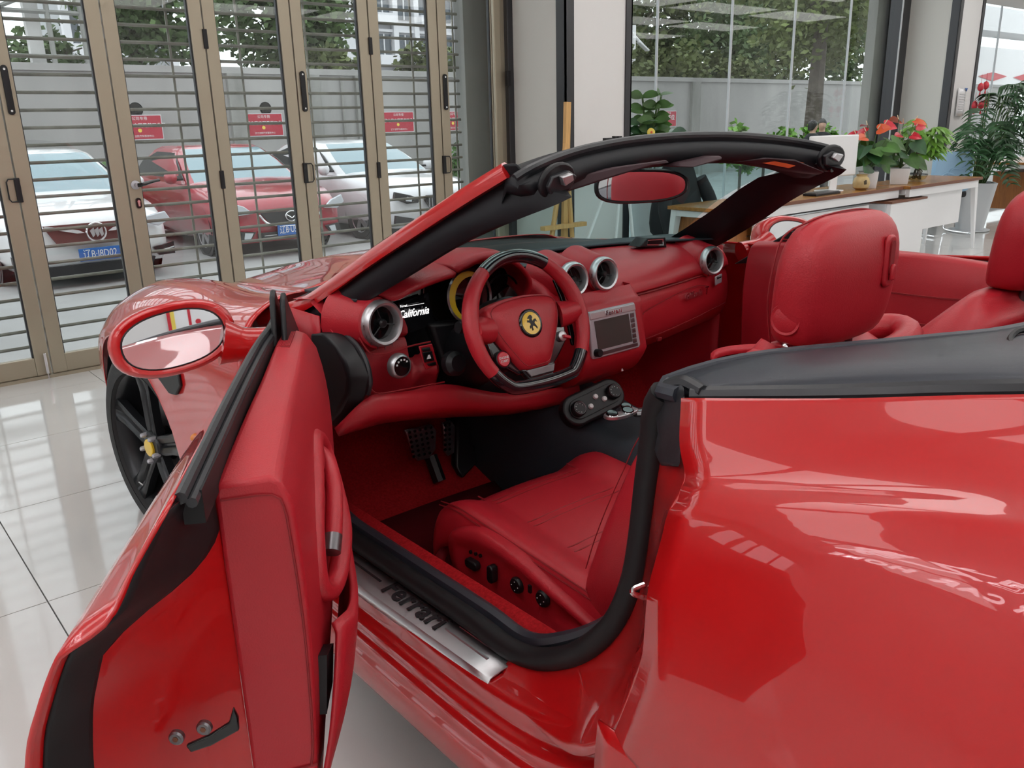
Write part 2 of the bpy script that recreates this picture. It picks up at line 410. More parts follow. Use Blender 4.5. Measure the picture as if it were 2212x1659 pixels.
MB().box2((2.755, YF-.11, 1.62), (2.79, YF-.08, 1.73)).build('hinge', 'black', bpy.data.objects['trim_4'], smooth=False, bevel=.004)
# ---- plate windows between the columns
def window(k, x0, x1, joints, z0=.12, z1=3.3):
    w = struct(empty('window_%d' % k, ((x0+x1)/2, YF, 0)))
    w['label'] = 'wide plate glass window with frameless glass joints'
    xs = [x0]+joints+[x1]
    for a, b in zip(xs, xs[1:]):
        MB().box2((a+.003, YF-.006, z0), (b-.003, YF+.006, z1)).build('pane', 'pane', w, smooth=False)
    for j in joints:
        MB().box2((j-.006, YF-.012, z0), (j+.006, YF+.012, z1)).build('glass_joint', 'pot_grey', w, smooth=False)
    for za, zb in ((0, z0), (z1, RZ1)):
        MB().box2((x0, YF-.05, za), (x1, YF+.05, zb)).build('frame_rail', 'black_trim', w, smooth=False)
    return w
w1 = window(1, 3.52, 8.87, [4.60, 5.69, 6.77, 7.87])
MB().box2((8.86, YF-.09, 0), (9.07, YF+.06, RZ1)).build('frame_post', 'black_trim', w1, smooth=False, bevel=.006)
MB().box2((8.855, YF-.1, 0), (8.875, YF-.088, RZ1)).build('frame_bead', 'pot_grey', w1, smooth=False)
w2 = window(2, 9.72, 20.9, [11.9, 13.9, 16, 18], z1=2.9)
MB().box2((9.72, YF-.1, 0), (9.8, YF+.06, RZ1)).build('frame_post', 'black_trim', w2, smooth=False)
b = MB().box2((9.8, YF-1.2, 2.72), (RX1, YF-.12, RZ1)).build('wall_bulkhead', 'white_wall', smooth=False); struct(b)
for k in range(6):
    x = 10.2+k*1.5
    v = empty('air_vent', (x+.5, YF-1.2, 2.9)); tag(v, 'louvred air vent in the white bulkhead above the window', 'vent', 'bulkhead air vents')
    MB().box2((x, YF-1.215, 2.82), (x+1.1, YF-1.2, 3.02)).build('vent_frame', 'desk_white', v, smooth=False)
    for q in range(4): MB().box((x+.55, YF-1.225, 2.85+q*.045), (1.0, .02, .012), Matrix.Rotation(.5, 3, 'X')).build('slat', 'pot_grey', v, smooth=False)
# ---- security grille outside the doors
g = empty('security_grille', (.5, YF+.17, 0)); tag(g, 'galvanised roll-down bar grille just outside the folding doors', 'grille')
for k in range(30):
    z = .06+k*.0945
    MB().tube([(-3.4, YF+.17, z), (2.5, YF+.17, z)], .0105, 6).build('bar', 'galv', g)
for x in (-2.4, -1.4, -.95, .33, .77, 1.24, 2.09, 2.47):
    MB().box((x, YF+.186, 1.4), (.014, .006, 2.8)).build('upright', 'galv', g, smooth=False)
# ================================================================== OUTSIDE
GZ = -.30
struct(MB().box2((-30, YF+.3, GZ-.2), (70, 90, GZ)).build('street', 'concrete', smooth=False))
struct(MB().box2((RX0, YF+.06, GZ-.1), (RX1, YF+.62, -.02)).build('step_1', 'kerb', smooth=False))
struct(MB().box2((RX0, YF+.62, GZ-.1), (RX1, YF+1.0, -.16)).build('step_2', 'kerb', smooth=False))
for k, (x, y, a, l) in enumerate(((3.4, 9.2, .15, 1.6), (1.9, 9.0, -.3, 1.3), (5.6, 9.6, .35, 1.8), (6.6, 9.9, -.1, 1.5))):
    o = struct(MB().box((x, y, GZ+.002), (l, .16, .004), Matrix.Rotation(a, 3, 'Z')).build('road_marking_%d' % (k+1), 'kerb', smooth=False))
cw = struct(MB().box2((-12, 17, GZ), (45, 17.3, 2.42)).build('wall_street', 'concrete_wall', smooth=False))
cw['label'] = 'long weathered grey concrete wall across the street'
MB().box2((-12, 16.95, 2.42), (45, 17.35, 2.54)).build('coping', 'concrete_wall', cw, smooth=False)
for x, w in ((5.45, .3), (7.2, .26), (8.32, .2), (10.3, .25), (19.9, .4), (1.2, .3)):
    MB().box2((x, 16.9, GZ), (x+w, 17.0, 2.42)).build('pier', 'pillar_conc', cw, smooth=False)
MB().tube([(8.0, 16.95, GZ), (8.0, 16.95, 2.4)], .03, 6).build('pipe', 'pillar_conc', cw)
MB().box2((2.6, YF+.22, GZ), (3.6, YF+.34, 3.8)).build('column_outside', 'pillar_conc', struct(empty('pillar_3', (3, YF+.5, GZ))), smooth=False)
bpy.data.objects['pillar_3']['label'] = 'grey cracked concrete pillar outside the last folding door'
MB().box2((8.75, YF+.15, GZ), (9.5, YF+.27, 3.8)).build('column_outside', 'pillar_conc', struct(empty('pillar_4', (9, YF+.5, GZ))), smooth=False)
for x, z in ((3.66, 1.76), (6.22, 1.76)):
    MB().lathe([(.13, 0), (.13, .01)], 16, (x, 17.0, z), (0, -1, 0)).build('weep_hole', 'gloss_black', cw)
M['sign_red'] = mat('sign_red', (.42, .02, .045), .5)
for k, (x0, x1, lab, big) in enumerate(((3.3, 4.08, 'red parking sign on the street wall above the red car', '维修之家中国最美工业员'), (5.75, 6.54, 'red parking sign on the street wall right of the brown pier', '维修之家中国最美工业员'),
        (9.0, 9.8, 'red parking sign on the street wall above the silver car', '维修之家中国最美工业员'), (10.55, 11.35, 'red parking sign nearest the grey pillar, seen through the last door', '维修之家中国最美工业员'), (18.45, 19.23, 'red sign behind the glossy leafy plant in the window', '专属车位'))):
    cx = (x0+x1)/2; z = 1.44 if k < 4 else 1.37
    s = empty('wall_sign', (cx, 16.98, z)); tag(s, lab, 'sign', 'red signs on the street wall')
    MB().box((cx, 16.98, z), (x1-x0, .03, .42)).build('board', 'sign_red', s, smooth=False)
    MB().box((cx, 16.982, z), (x1-x0+.03, .03, .45)).build('border', 'pot_grey', s, smooth=False)
    text('heading', '公司专用', (cx, 16.96, z+.155), (1, 0, 0), (0, 0, 1), .07, 'white_print', s)
    text('lettering', big, (cx, 16.96, z+.03), (1, 0, 0), (0, 0, 1), .085 if k < 4 else .16, 'white_print', s, bold=.002)
    text('small_print', '辽宁沈阳汽车服务中心', (cx, 16.96, z-.16), (1, 0, 0), (0, 0, 1), .045, 'white_print', s)
    MB().lathe([(.035, 0), (.035, .006)], 14, (cx-.02, 16.965, z-.055), (0, -1, 0)).build('emblem', 'yellow_print', s)
# ---- trees: trunk, limbs and a crown of many leaf blades
def crown(mb, c, r, n, leaf, seed, clusters=26):
    rnd = random.Random(seed); cl = []
    for _ in range(clusters):
        while True:
            p = Vector((rnd.uniform(-1, 1), rnd.uniform(-1, 1), rnd.uniform(-1, 1)))
            if p.length < 1: break
        cl.append((Vector((p.x*r[0], p.y*r[1], p.z*r[2])), rnd.uniform(.25, .5)))
    rm = min(r)
    for k in range(n):
        q, s = cl[k % clusters]; d = Vector((rnd.gauss(0, 1), rnd.gauss(0, 1), rnd.gauss(0, .8)))
        d *= s*rm*.62; p = Vector(c)+q+d
        a = Vector((rnd.uniform(-1, 1), rnd.uniform(-1, 1), rnd.uniform(-.7, .5))).normalized()*leaf*rnd.uniform(.7, 1.3)
        b = a.cross(Vector((rnd.uniform(-1, 1), rnd.uniform(-1, 1), rnd.uniform(-1, 1)))).normalized()*leaf*.33
        mb.add([p, p+a*.5+b, p+a, p+a*.5-b], [(0, 1, 2, 3)])
def tree(base, th, c, r, n, leaf, seed, m, lab, tr=.14, cat='tree', name='street_tree'):
    t = empty(name, base); tag(t, lab, cat, 'trees beyond the street wall')
    b = Vector(base); top = Vector(c)
    mb = MB().tube([b, b+Vector((.05, 0, th*.5)), Vector((b.x+.1, b.y, b.z+th)), top], [tr, tr*.85, tr*.7, tr*.3], 8, 10)
    mb.build('trunk', 'bark', t)
    lb = MB(); rnd = random.Random(seed+5)
    for k in range(6):
        s = Vector((b.x+.1, b.y, b.z+th*rnd.uniform(.75, 1.0))); e = Vector(c)+Vector((rnd.uniform(-.8, .8)*r[0], rnd.uniform(-.6, .6)*r[1], rnd.uniform(-.4, .7)*r[2]))
        lb.tube([s, s.lerp(e, .5)+Vector((0, 0, .2)), e], [tr*.4, tr*.12], 5, 6)
    lb.build('limbs', 'bark', t)
    cb = MB(); crown(cb, c, r, n, leaf, seed, 40); cb.build('crown', m, t, smooth=False)
    return t
tree((5.2, 22, GZ), 3, (5.3, 21.5, 4.3), (1.3, 1.2, 1.5), 3200, .22, 1, 'tree_leaf', 'dark leafy tree above the street wall over the red car')
tree((8.6, 20.5, GZ), 3, (8.4, 20.3, 4.6), (2.0, 1.4, 2.3), 7500, .22, 2, 'tree_leaf', 'leafy tree above the street wall over the silver car')
tree((1.5, 23, GZ), 2.5, (3.4, 22, 2.9), (.9, .8, .6), 1200, .2, 12, 'tree_leaf', 'low tree at the scaffold end of the street wall')
tree((19, 21, GZ), 3, (19.5, 20.5, 4.6), (4.2, 1.8, 2.6), 9000, .24, 3, 'tree_leaf2', 'olive green tree above the wall behind the street lamp')
tree((25, 22, GZ), 3, (25.5, 21, 4.6), (4.0, 1.8, 2.8), 9000, .24, 4, 'tree_leaf', 'broad green tree above the wall in the middle of the plate window')
tree((31, 23, GZ), 3, (31.5, 22, 5.0), (4.2, 1.8, 3.2), 9000, .26, 5, 'tree_leaf2', 'tall olive tree behind the ringed trunk')
tree((38, 26, GZ), 3, (38, 24, 5.0), (5, 2, 3.6), 8000, .28, 6, 'tree_leaf', 'far dark tree beside the right end of the plate window')
tree((27, 32, GZ), 3, (27, 30, 4.8), (5, 2, 3.2), 8000, .3, 7, 'tree_leaf', 'deep green tree far behind the street lamp')
tree((20.15, 13, GZ), 4.2, (20.3, 13, 5.2), (2.6, 2.0, 2.2), 7000, .2, 8, 'tree_leaf2', 'ringed grey palm-like trunk tree growing before the street wall', tr=.26)
# lower hedge-like shrubs on the wall top
for k, (x, z, r) in enumerate(((8.2, 2.75, .5), (11.0, 2.8, .6), (12.3, 2.75, .5), (18.0, 2.9, .8), (21.5, 2.95, .9), (23.6, 2.8, .8))):
    s = empty('wall_shrub', (x, 17.9, 2.5)); tag(s, ['pale shrub over the wall, first from the brown piers', 'pale shrub over the wall under the tower block', 'pale shrub over the wall by the grey pillar', 'bushy shrub over the wall at the street lamp foot', 'bushy shrub over the wall past the second glass joint', 'bushy shrub over the wall before the ringed trunk'][k], 'shrub', 'shrubs on the street wall')
    cb = MB(); crown(cb, (x, 18.0, z), (r*1.5, .5, r*.6), 700, .2, 30+k, 14); cb.build('foliage', 'tree_leaf2', s, smooth=False)
    MB().tube([(x, 18, GZ), (x, 18, z)], .04, 5).build('stem', 'bark', s)
# plants at the foot of the wall beside the silver car
for k, (x, y) in enumerate(((10.6, 15.9), (12.0, 16.2), (2.1, 15.9))):
    s = empty('foot_bush', (x, y, GZ)); tag(s, ['green bush at the wall foot behind the silver car', 'green bush at the wall foot seen through the last door', 'small bush behind the white car roof'][k], 'bush', 'bushes at the street wall foot')
    cb = MB(); crown(cb, (x, y, GZ+.75), (.6, .4, .5), 900, .18, 50+k, 12); cb.build('foliage', 'leaf', s, smooth=False)
    MB().tube([(x, y, GZ), (x, y, GZ+.7)], .04, 5).build('stem', 'bark', s)
# ---- apartment towers
M['bld_white'] = mat('pale_tower', (.62, .62, .64), .8); M['bld_grey'] = mat('grey_tower', (.36, .37, .38), .8); M['bld_glass'] = mat('tower_glass', (.07, .085, .10), .15)
def tower(lab, x0, x1, y, z1, nx, m, h=3.0):
    t = empty('apartment_tower', ((x0+x1)/2, y, GZ)); tag(t, lab, 'building')
    MB().box2((x0, y, GZ), (x1, y+10, z1)).build('wall', m, t, smooth=False)
    w = (x1-x0)/nx; k = 0; wm = None; pm = None
    while GZ+(k+1)*h < z1:
        z = GZ+k*h
        MB().box2((x0, y-.35, z+h-.35), (x1, y, z+h-.15)).build('floor_band', m, t, smooth=False)
        for i in range(nx):
            x = x0+i*w
            f = MB().box2((x+w*.16, y-.12, z+.6), (x+w*.84, y, z+h-.5)).build('window', 'bld_glass', t, smooth=False)
            MB().box2((x+w*.48, y-.2, z+.6), (x+w*.53, y-.1, z+h-.5)).build('mullion', 'bld_white', f, smooth=False)
            if i % 2 == 0: MB().box2((x+w*.1, y-.9, z+.15), (x+w*.9, y-.1, z+.95)).build('balcony', 'bld_white', t, smooth=False)
        k += 1
    for i in range(nx+1): MB().box2((x0+i*w-.22, y-.5, GZ), (x0+i*w+.22, y, z1)).build('pier', 'bld_white', t, smooth=False)
tower('white gridded apartment tower seen through the fifth door leaf', 35.2, 45, 60, 20, 5, 'bld_white')
tower('grey apartment tower behind the scaffold', 13.5, 19.8, 60, 18, 4, 'bld_grey')
# ---- scaffold on the left beyond the wall
s = empty('scaffold', (1.5, 19, GZ)); tag(s, 'steel tube scaffold rising over the wall at the far left', 'scaffold')
for x in (.6, 1.9, 2.9, 3.5): MB().tube([(x, 19, GZ), (x, 19, 6)], .05, 6).build('standard_pole', 'pillar_conc', s)
for z in (2.8, 3.6, 4.4, 5.0): MB().tube([(-1, 19, z), (3.8, 19, z)], .045, 6).build('ledger_pole', 'pillar_conc', s)
MB().tube([(.6, 18.95, 3.0), (2.9, 18.95, 4.0)], .045, 6).build('brace_pole', 'pillar_conc', s)
MB().box2((-1, 18.7, 4.45), (3.8, 19.4, 4.56)).build('deck', 'pillar_conc', s, smooth=False)
MB().box2((2.55, 19.2, GZ), (2.8, 19.4, 6)).build('post', 'kerb', s, smooth=False)
# ---- street lamp
s = empty('street_lamp', (17.73, 18.5, GZ)); tag(s, 'white street lamp with two short arms beyond the wall', 'lamp')
lx = 19.0
MB().tube([(lx, 18.5, GZ), (lx, 18.5, 4.1)], .06, 8).build('pole', 'desk_white', s)
MB().tube([(lx-1.1, 18.5, 4.35), (lx-.4, 18.5, 4.1), (lx, 18.5, 3.8), (lx+.4, 18.5, 3.55)], .05, 6, 10).build('arm', 'desk_white', s)
MB().box((lx+.42, 18.5, 3.52), (.5, .16, .06), Matrix.Rotation(.5, 3, 'Y')).build('lamp_head', 'desk_white', s, smooth=False, bevel=.02)
# ---- guard rail seen in the window
s = empty('guard_rail', (22, 15, GZ)); tag(s, 'thin grey guard rail running along the street past the plate window', 'railing')
MB().tube([(17, 15, .62), (30, 15, .55)], .03, 6).build('rail', 'pillar_conc', s)
for k in range(6): MB().tube([(18+k*2.2, 15, GZ), (18+k*2.2, 15, .6)], .03, 6).build('post', 'pillar_conc', s)
# ---- white canopy with red stripe outside the far window
s = empty('canopy', (26, 9, GZ)); tag(s, 'white canopy edge with red stripes outside the far window', 'canopy')
MB().box2((19, 8.6, 1.95), (34, 9.4, 2.75)).build('fascia', 'desk_white', s, smooth=False)
MB().box2((19, 8.6, 3.1), (34, 9.4, 3.6)).build('upper_fascia', 'desk_white', s, smooth=False)
for k in range(5):
    x = 19.6+k*2
    MB().poly3([(x, 8.59, 2.12), (x+.75, 8.59, 2.22), (x+1.6, 8.59, 2.14), (x+.8, 8.59, 2.02)], (0, -.01, 0)).build('stripe', 'red_print', s, smooth=False, fixn=True)
for x in (19.3, 26, 33): MB().box((x, 9, .85), (.25, .25, 2.3)).build('post', 'desk_white', s, smooth=False)
# ================================================================== THE RED CONVERTIBLE (x right, y forward, rear axle at y = 0)
car = empty('sports_car', (0, 1.3, 0))
tag(car, 'glossy red open-top sports car with red leather cabin and its driver door open', 'car')
def both(mk, name, m, **k):
    a = mk().build(name, m, car, **k); b = mk().mirx().build(name, m, car, **k); return a, b
HINGE = Vector((-.901, 1.75, 0)); DTH = radians(-31.09); DROT = rot_about(HINGE, DTH)
def D(x, y, z): return DROT @ Vector((x, y, z))
# ---- rear quarter panel: rows run from the door shut line back to the tail
S = [PX(1474, 862, -.788), PX(1471, 960, -.820), PX(1484, 1030, -.838), PX(1468, 1084, -.873), PX(1448, 1110, -.885), PX(1427, 1191, -.905), PX(1404, 1278, -.923), PX(1390, 1423, -.936), PX(1361, 1509, -.93), PX(1326, 1593, -.925)]
SHUT = [p.copy() for p in S]
def arch(yc, R, a0, a1, n, x): return [Vector((x, yc+R*cos(radians(a0+(a1-a0)*i/(n-1))), .345+R*sin(radians(a0+(a1-a0)*i/(n-1))))) for i in range(n)]
def quarter():
    Q = lambda *a: [Vector(p) for p in a]
    rows = [
        [S[0]]+Q((-.745, .36, 1.022), (-.695, .20, 1.052), (-.655, .08, 1.066), (-.61, -.2, 1.075), (-.57, -.5, 1.06), (-.55, -.8, 1.0), (-.5, -1.0, .93)),
        [S[1]]+Q((-.780, .36, .979), (-.734, .18, 1.014), (-.707, .06, 1.030), (-.67, -.2, 1.045), (-.64, -.5, 1.03), (-.60, -.8, .97), (-.53, -1.03, .90)),
        [S[2]]+Q((-.817, .34, .950), (-.792, .16, .988), (-.777, .04, 1.002), (-.765, -.2, 1.012), (-.735, -.5, .99), (-.68, -.8, .92), (-.57, -1.06, .85)),
        [S[2].lerp(S[3], .72)+Vector((0, 0, .004))]+Q((-.853, .325, .942), (-.839, .153, .981), (-.832, .033, .993), (-.82, -.2, .995), (-.79, -.5, .968), (-.725, -.8, .893), (-.59, -1.07, .815)),
        [S[3]]+Q((-.872, .32, .938), (-.862, .15, .978), (-.857, .03, .99), (-.845, -.2, .985), (-.815, -.5, .955), (-.745, -.8, .88), (-.60, -1.08, .80)),
        [S[3].lerp(S[4], .4)+Vector((-.003, 0, -.002))]+Q((-.883, .32, .926), (-.876, .15, .962), (-.873, .03, .973), (-.862, -.2, .967), (-.833, -.5, .937), (-.76, -.8, .86), (-.61, -1.085, .78)),
        [S[4]]+Q((-.897, .32, .908), (-.893, .15, .940), (-.891, .03, .950), (-.882, -.2, .944), (-.852, -.5, .915), (-.78, -.8, .84), (-.62, -1.09, .76)),
        [S[5]]+Q((-.917, .33, .86), (-.920, .15, .885), (-.921, .03, .892), (-.914, -.2, .885), (-.885, -.5, .85), (-.82, -.8, .77), (-.64, -1.1, .70)),
        [S[6]]+Q((-.934, .34, .79), (-.945, .16, .815), (-.948, .03, .82), (-.942, -.2, .812), (-.915, -.5, .77), (-.845, -.8, .69), (-.66, -1.11, .62)),
        [S[7]]+Q((-.945, .37, .68), (-.957, .2, .735), (-.961, .03, .768), (-.96, -.2, .75), (-.935, -.45, .64), (-.855, -.8, .56), (-.66, -1.11, .50)),
        [S[8]]+Q((-.943, .41, .60), (-.962, .23, .69), (-.968, .02, .742), (-.962, -.22, .70), (-.935, -.42, .55), (-.855, -.8, .45), (-.66, -1.1, .40)),
        [S[9]]+Q((-.94, .40, .52), (-.962, .26, .635), (-.968, .0, .727), (-.962, -.26, .635), (-.935, -.40, .42), (-.855, -.8, .34), (-.66, -1.08, .30)),
    ]
    return MB().grid(loft(rows, 44, 90))
both(quarter, 'rear_quarter_panel', 'paint', solid=.004, soff=-1, ang=60)
# tail, rear deck and bumper
def tail():
    rows = []
    for z, y, x in ((.93, -1.0, .5), (.85, -1.07, .55), (.70, -1.12, .60), (.55, -1.13, .62), (.40, -1.12, .62), (.28, -1.08, .62)):
        rows.append([Vector((-x, y, z)), Vector((-x*.6, y-.04, z)), Vector((0, y-.05, z)), Vector((x*.6, y-.04, z)), Vector((x, y, z))])
    return MB().grid(loft(rows, 20, 14))
tail().build('rear_bumper', 'paint', car, solid=.004)
# ---- rocker below quarter and the painted sill with its steps
def sillsec(y, f=0.):
    """outline across the sill from the carpet outwards, f raises it toward the quarter panel"""
    return [(-.765, .372+f*.25), (-.79, .369+f*.24), (-.842, .362+f*.22), (-.852, .345+f*.2), (-.858, .325+f*.18), (-.878, .318+f*.16), (-.884, .300+f*.13), (-.893, .296+f*.11), (-.899, .272+f*.08), (-.905, .262+f*.05), (-.905, .235+f*.03), (-.893, .19), (-.872, .165), (-.80, .15)]
def sill():
    rows = []
    for y, f in ((1.86, .05), (1.70, .0), (1.3, 0), (1.0, 0), (.86, .03), (.76, .12), (.66, .32), (.60, .52), (.555, .72), (.525, .82)):
        rows.append([Vector((x, y+(.0 if f < .1 else (x+.85)*.4*f), z)) for x, z in sillsec(y, f)])
    return MB().grid(loft(rows, 60, 40))
both(sill, 'sill', 'paint', solid=.003, ang=50)
def rocker():
    rows = []
    for y in (.56, .48, .40, .385):
        rows.append([Vector((-.928, y, .55)), Vector((-.935, y, .46)), Vector((-.928, y, .36)), Vector((-.912, y, .27)), Vector((-.89, y, .20)), Vector((-.84, y, .16))])
    return MB().grid(loft(rows, 14, 8))
both(rocker, 'rocker_panel', 'paint', solid=.004)
# ---- brushed steel sill plate with lettering
sp = MB()
Pl = [(.922, -.758, -.842), (1.56, -.775, -.853), (1.75, -.778, -.853)]
rows = [[Vector((xi, y, .3785)), Vector((xi*.5+xo*.5, y, .3775)), Vector((xo+.006, y, .372)), Vector((xo, y, .365)), Vector((xo-.003, y, .352))] for y, xi, xo in Pl]
plate = sp.grid(loft(rows, 10, 12)).build('sill_plate', 'alu', car, solid=.003)
M['alu_dark'] = mat('dark_engraving', (.035, .03, .035), .4, metal=.3)
ex = Vector((0, -1, 0)); ey = Vector((1, 0, .06))
text('lettering', 'Ferrari', (-.806, 1.215, .3805), ex, ey, .066, 'alu_dark', plate, depth=.002, space=1.12, sx=1.0, bold=.0012)
MB().box((-.787, 1.205, .381), (.003, .20, .0015)).build('letter_bar', 'alu_dark', plate, smooth=False)
for x, ya, yb in ((-.783, .955, 1.085), (-.808, .965, 1.10), (-.783, 1.335, 1.52), (-.808, 1.345, 1.53)):
    MB().tube([(x, ya, .3785), (x, yb, .3785)], .0032, 6).build('raised_rib', 'alu' if ya < 1.2 else 'alu_dark', plate)
# ---- door opening: painted jamb behind the shut line, rubber seal
SEAL = [(-.775, 1.80, .93), (-.775, 1.79, .80), (-.775, 1.775, .60), (-.775, 1.72, .45), (-.771, 1.62, .405), (-.771, 1.45, .40), (-.771, 1.25, .40), (-.771, 1.05, .40)]
SEAL = [Vector(p) for p in SEAL]+[PX(1100, 1400, -.772), PX(1165, 1424, -.765), PX(1235, 1415, -.757), PX(1290, 1385, -.752), PX(1335, 1335, -.748), PX(1367, 1262, -.746), PX(1384, 1180, -.745), PX(1400, 1050, -.745), PX(1411, 960, -.745), PX(1420, 880, -.748), PX(1436, 848, -.75)]
MB().tube(SEAL, .0215, 12, 90).build('door_seal', 'rubber', car)
def seal_r():
    return MB().tube(SEAL, .0215, 10, 60).mirx()
seal_r().build('door_seal', 'rubber', car)
s2 = [p+Vector((.036, .0, .008)) for p in SEAL[3:9]]+[SEAL[9]+Vector((.030, .02, .012)), SEAL[10]+Vector((.022, .022, .014)), SEAL[11]+Vector((.012, .016, .010)), SEAL[12]+Vector((.002, .004, .0))]
MB().tube(s2, [.017, .017, .017, .017, .012], 8, 50).build('inner_seal_bead', 'navy_vinyl', car)
SC_ = [p for p in SEAL[8:]]
def jamb():
    a = cr(SHUT+[Vector((-.912, .585, .462)), Vector((-.893, .655, .405)), Vector((-.872, .74, .378)), Vector((-.853, .83, .366)), Vector((-.845, .92, .362))], 40); a = [p+Vector((.006, .004, 0)) for p in a]
    b = cr(SC_[::-1], 40); g = []
    for i in range(40):
        p, q = a[i], b[i]; m1 = p.lerp(q, .3)+Vector((.012, .0, -.002)); m2 = p.lerp(q, .7)+Vector((.006, -.008, -.004))
        g.append([p, m1, m2, q+Vector((.006, -.008, -.004))])
    return MB().grid(loft(g, 10, 60))
both(jamb, 'door_jamb', 'paint', solid=.003)
# striker loop on the jamb
st = MB().tube([PX(1392, 1262, -.80), PX(1370, 1271, -.815), PX(1366, 1277, -.82), PX(1369, 1283, -.82), PX(1390, 1291, -.80)], .0042, 8, 20)
st.build('door_striker', 'chrome', car)
# rubber corner boot and belt strip
fb = [PX(1425, 852, -.755), PX(1438, 838, -.76), PX(1482, 836, -.782), PX(1476, 862, -.79), PX(1473, 930, -.80), PX(1471, 1002, -.82), PX(1466, 1012, -.82), PX(1428, 1009, -.79), PX(1420, 985, -.78), PX(1427, 950, -.775), PX(1418, 905, -.765)]
MB().poly3(fb, (.018, .022, 0)).build('corner_boot', 'rubber_grey', car, bevel=.007, bseg=3, fixn=True)
MB().tube([PX(1442, 838, -.755), PX(1478, 826, -.76), PX(1520, 846, -.772)], [.012, .009], 8, 12, up=(1, 0, 0)).build('boot_fold', 'rubber_grey', car)
belt = [S[0]+Vector((.016, -.004, .004)), Vector((-.729, .36, 1.027)), Vector((-.679, .20, 1.057)), Vector((-.639, .08, 1.071)), Vector((-.594, -.2, 1.08)), Vector((-.554, -.5, 1.064)), Vector((-.534, -.8, 1.004))]
for mm in (0, 1):
    b = MB().tube(belt, .011, 8, 40)
    (b.mirx() if mm else b).build('belt_strip', 'rubber_grey', car)
# ---- tonneau cover
TR = [
    [(-.772, .56, .995), (-.724, .36, 1.033), (-.674, .20, 1.062), (-.634, .08, 1.076), (-.589, -.2, 1.085), (-.549, -.5, 1.068), (-.529, -.8, 1.005), (-.49, -1.0, .93)],
    [(-.745, .615, .99), (-.69, .40, 1.043), (-.62, .22, 1.072), (-.56, .05, 1.086), (-.5, -.25, 1.095), (-.46, -.55, 1.07), (-.42, -.82, 1.005), (-.39, -1.02, .93)],
    [(-.642, .545, 1.02), (-.60, .38, 1.052), (-.52, .20, 1.078), (-.45, 0, 1.094), (-.4, -.28, 1.10), (-.36, -.58, 1.075), (-.32, -.84, 1.01), (-.3, -1.03, .93)],
    [(-.49, .375, 1.048), (-.46, .28, 1.062), (-.40, .14, 1.082), (-.35, -.05, 1.1), (-.3, -.3, 1.108), (-.27, -.6, 1.08), (-.24, -.85, 1.01), (-.22, -1.04, .93)],
    [(-.337, .306, 1.05), (-.31, .22, 1.064), (-.27, .1, 1.082), (-.24, -.08, 1.1), (-.2, -.3, 1.11), (-.18, -.6, 1.082), (-.15, -.86, 1.01), (-.14, -1.05, .93)],
    [(0, .265, 1.05), (0, .18, 1.068), (0, .07, 1.084), (0, -.1, 1.1), (0, -.3, 1.11), (0, -.6, 1.085), (0, -.87, 1.01), (0, -1.05, .93)]]
def flip(r): return [(-p[0], p[1], p[2]) for p in r]
full = TR+[flip(r) for r in TR[-2::-1]]
MB().grid(loft(full, 30, 50)).build('tonneau_cover', 'navy_vinyl', car, solid=.012, soff=-1)
fe = [r[0] for r in full]
MB().tube([Vector(p)+Vector((0, .004, -.008)) for p in fe], .012, 8, 50).build('tonneau_lip', 'navy_vinyl', car)
MB().tube([PZ(2225, 712, 1.066), PZ(2196, 716, 1.066), PZ(2182, 735, 1.066), PZ(2196, 760, 1.066), PZ(2225, 772, 1.067)], .004, 6, 24).build('cover_recess', 'rubber', car)
# ---- front fenders, hood, nose
FR = [
    [(-.655, 1.90, .935), (-.60, 2.2, .897), (-.565, 2.6, .852), (-.55, 3.0, .765), (-.50, 3.36, .64), (-.42, 3.55, .52)],
    [(-.725, 1.86, .94), (-.71, 2.2, .905), (-.69, 2.6, .888), (-.67, 3.0, .818), (-.60, 3.38, .64), (-.5, 3.56, .50)],
    [(-.80, 1.82, .925), (-.795, 2.2, .888), (-.785, 2.6, .876), (-.76, 3.0, .80), (-.68, 3.40, .60), (-.57, 3.57, .46)],
    [(-.855, 1.80, .885), (-.865, 2.2, .845), (-.865, 2.6, .838), (-.845, 3.0, .752), (-.745, 3.42, .55), (-.62, 3.58, .42)],
    [(-.885, 1.785, .80), (-.90, 2.2, .785), (-.91, 2.62, .783), (-.895, 3.0, .688), (-.79, 3.44, .49), (-.66, 3.58, .37)],
    [(-.895, 1.78, .68), (-.905, 2.16, .68), (-.925, 2.45, .73), (-.93, 2.67, .752), (-.92, 2.92, .69), (-.88, 3.16, .52), (-.78, 3.46, .40), (-.68, 3.58, .31)],
    [(-.892, 1.775, .52), (-.90, 2.1, .52), (-.915, 2.32, .585), (-.93, 2.5, .71), (-.935, 2.67, .736), (-.925, 2.87, .695), (-.90, 3.04, .50), (-.86, 3.14, .40), (-.77, 3.46, .33), (-.68, 3.58, .26)],
    [(-.885, 1.77, .36), (-.895, 2.05, .34), (-.905, 2.25, .34), (-.915, 2.33, .53), (-.93, 2.46, .665), (-.935, 2.67, .728), (-.925, 2.88, .665), (-.905, 3.02, .52), (-.88, 3.09, .33), (-.77, 3.46, .24), (-.68, 3.58, .20)]]
def fender(): return MB().grid(loft(FR, 60, 40))
both(fender, 'front_fender', 'paint', solid=.004, ang=60)
h = FR[0]
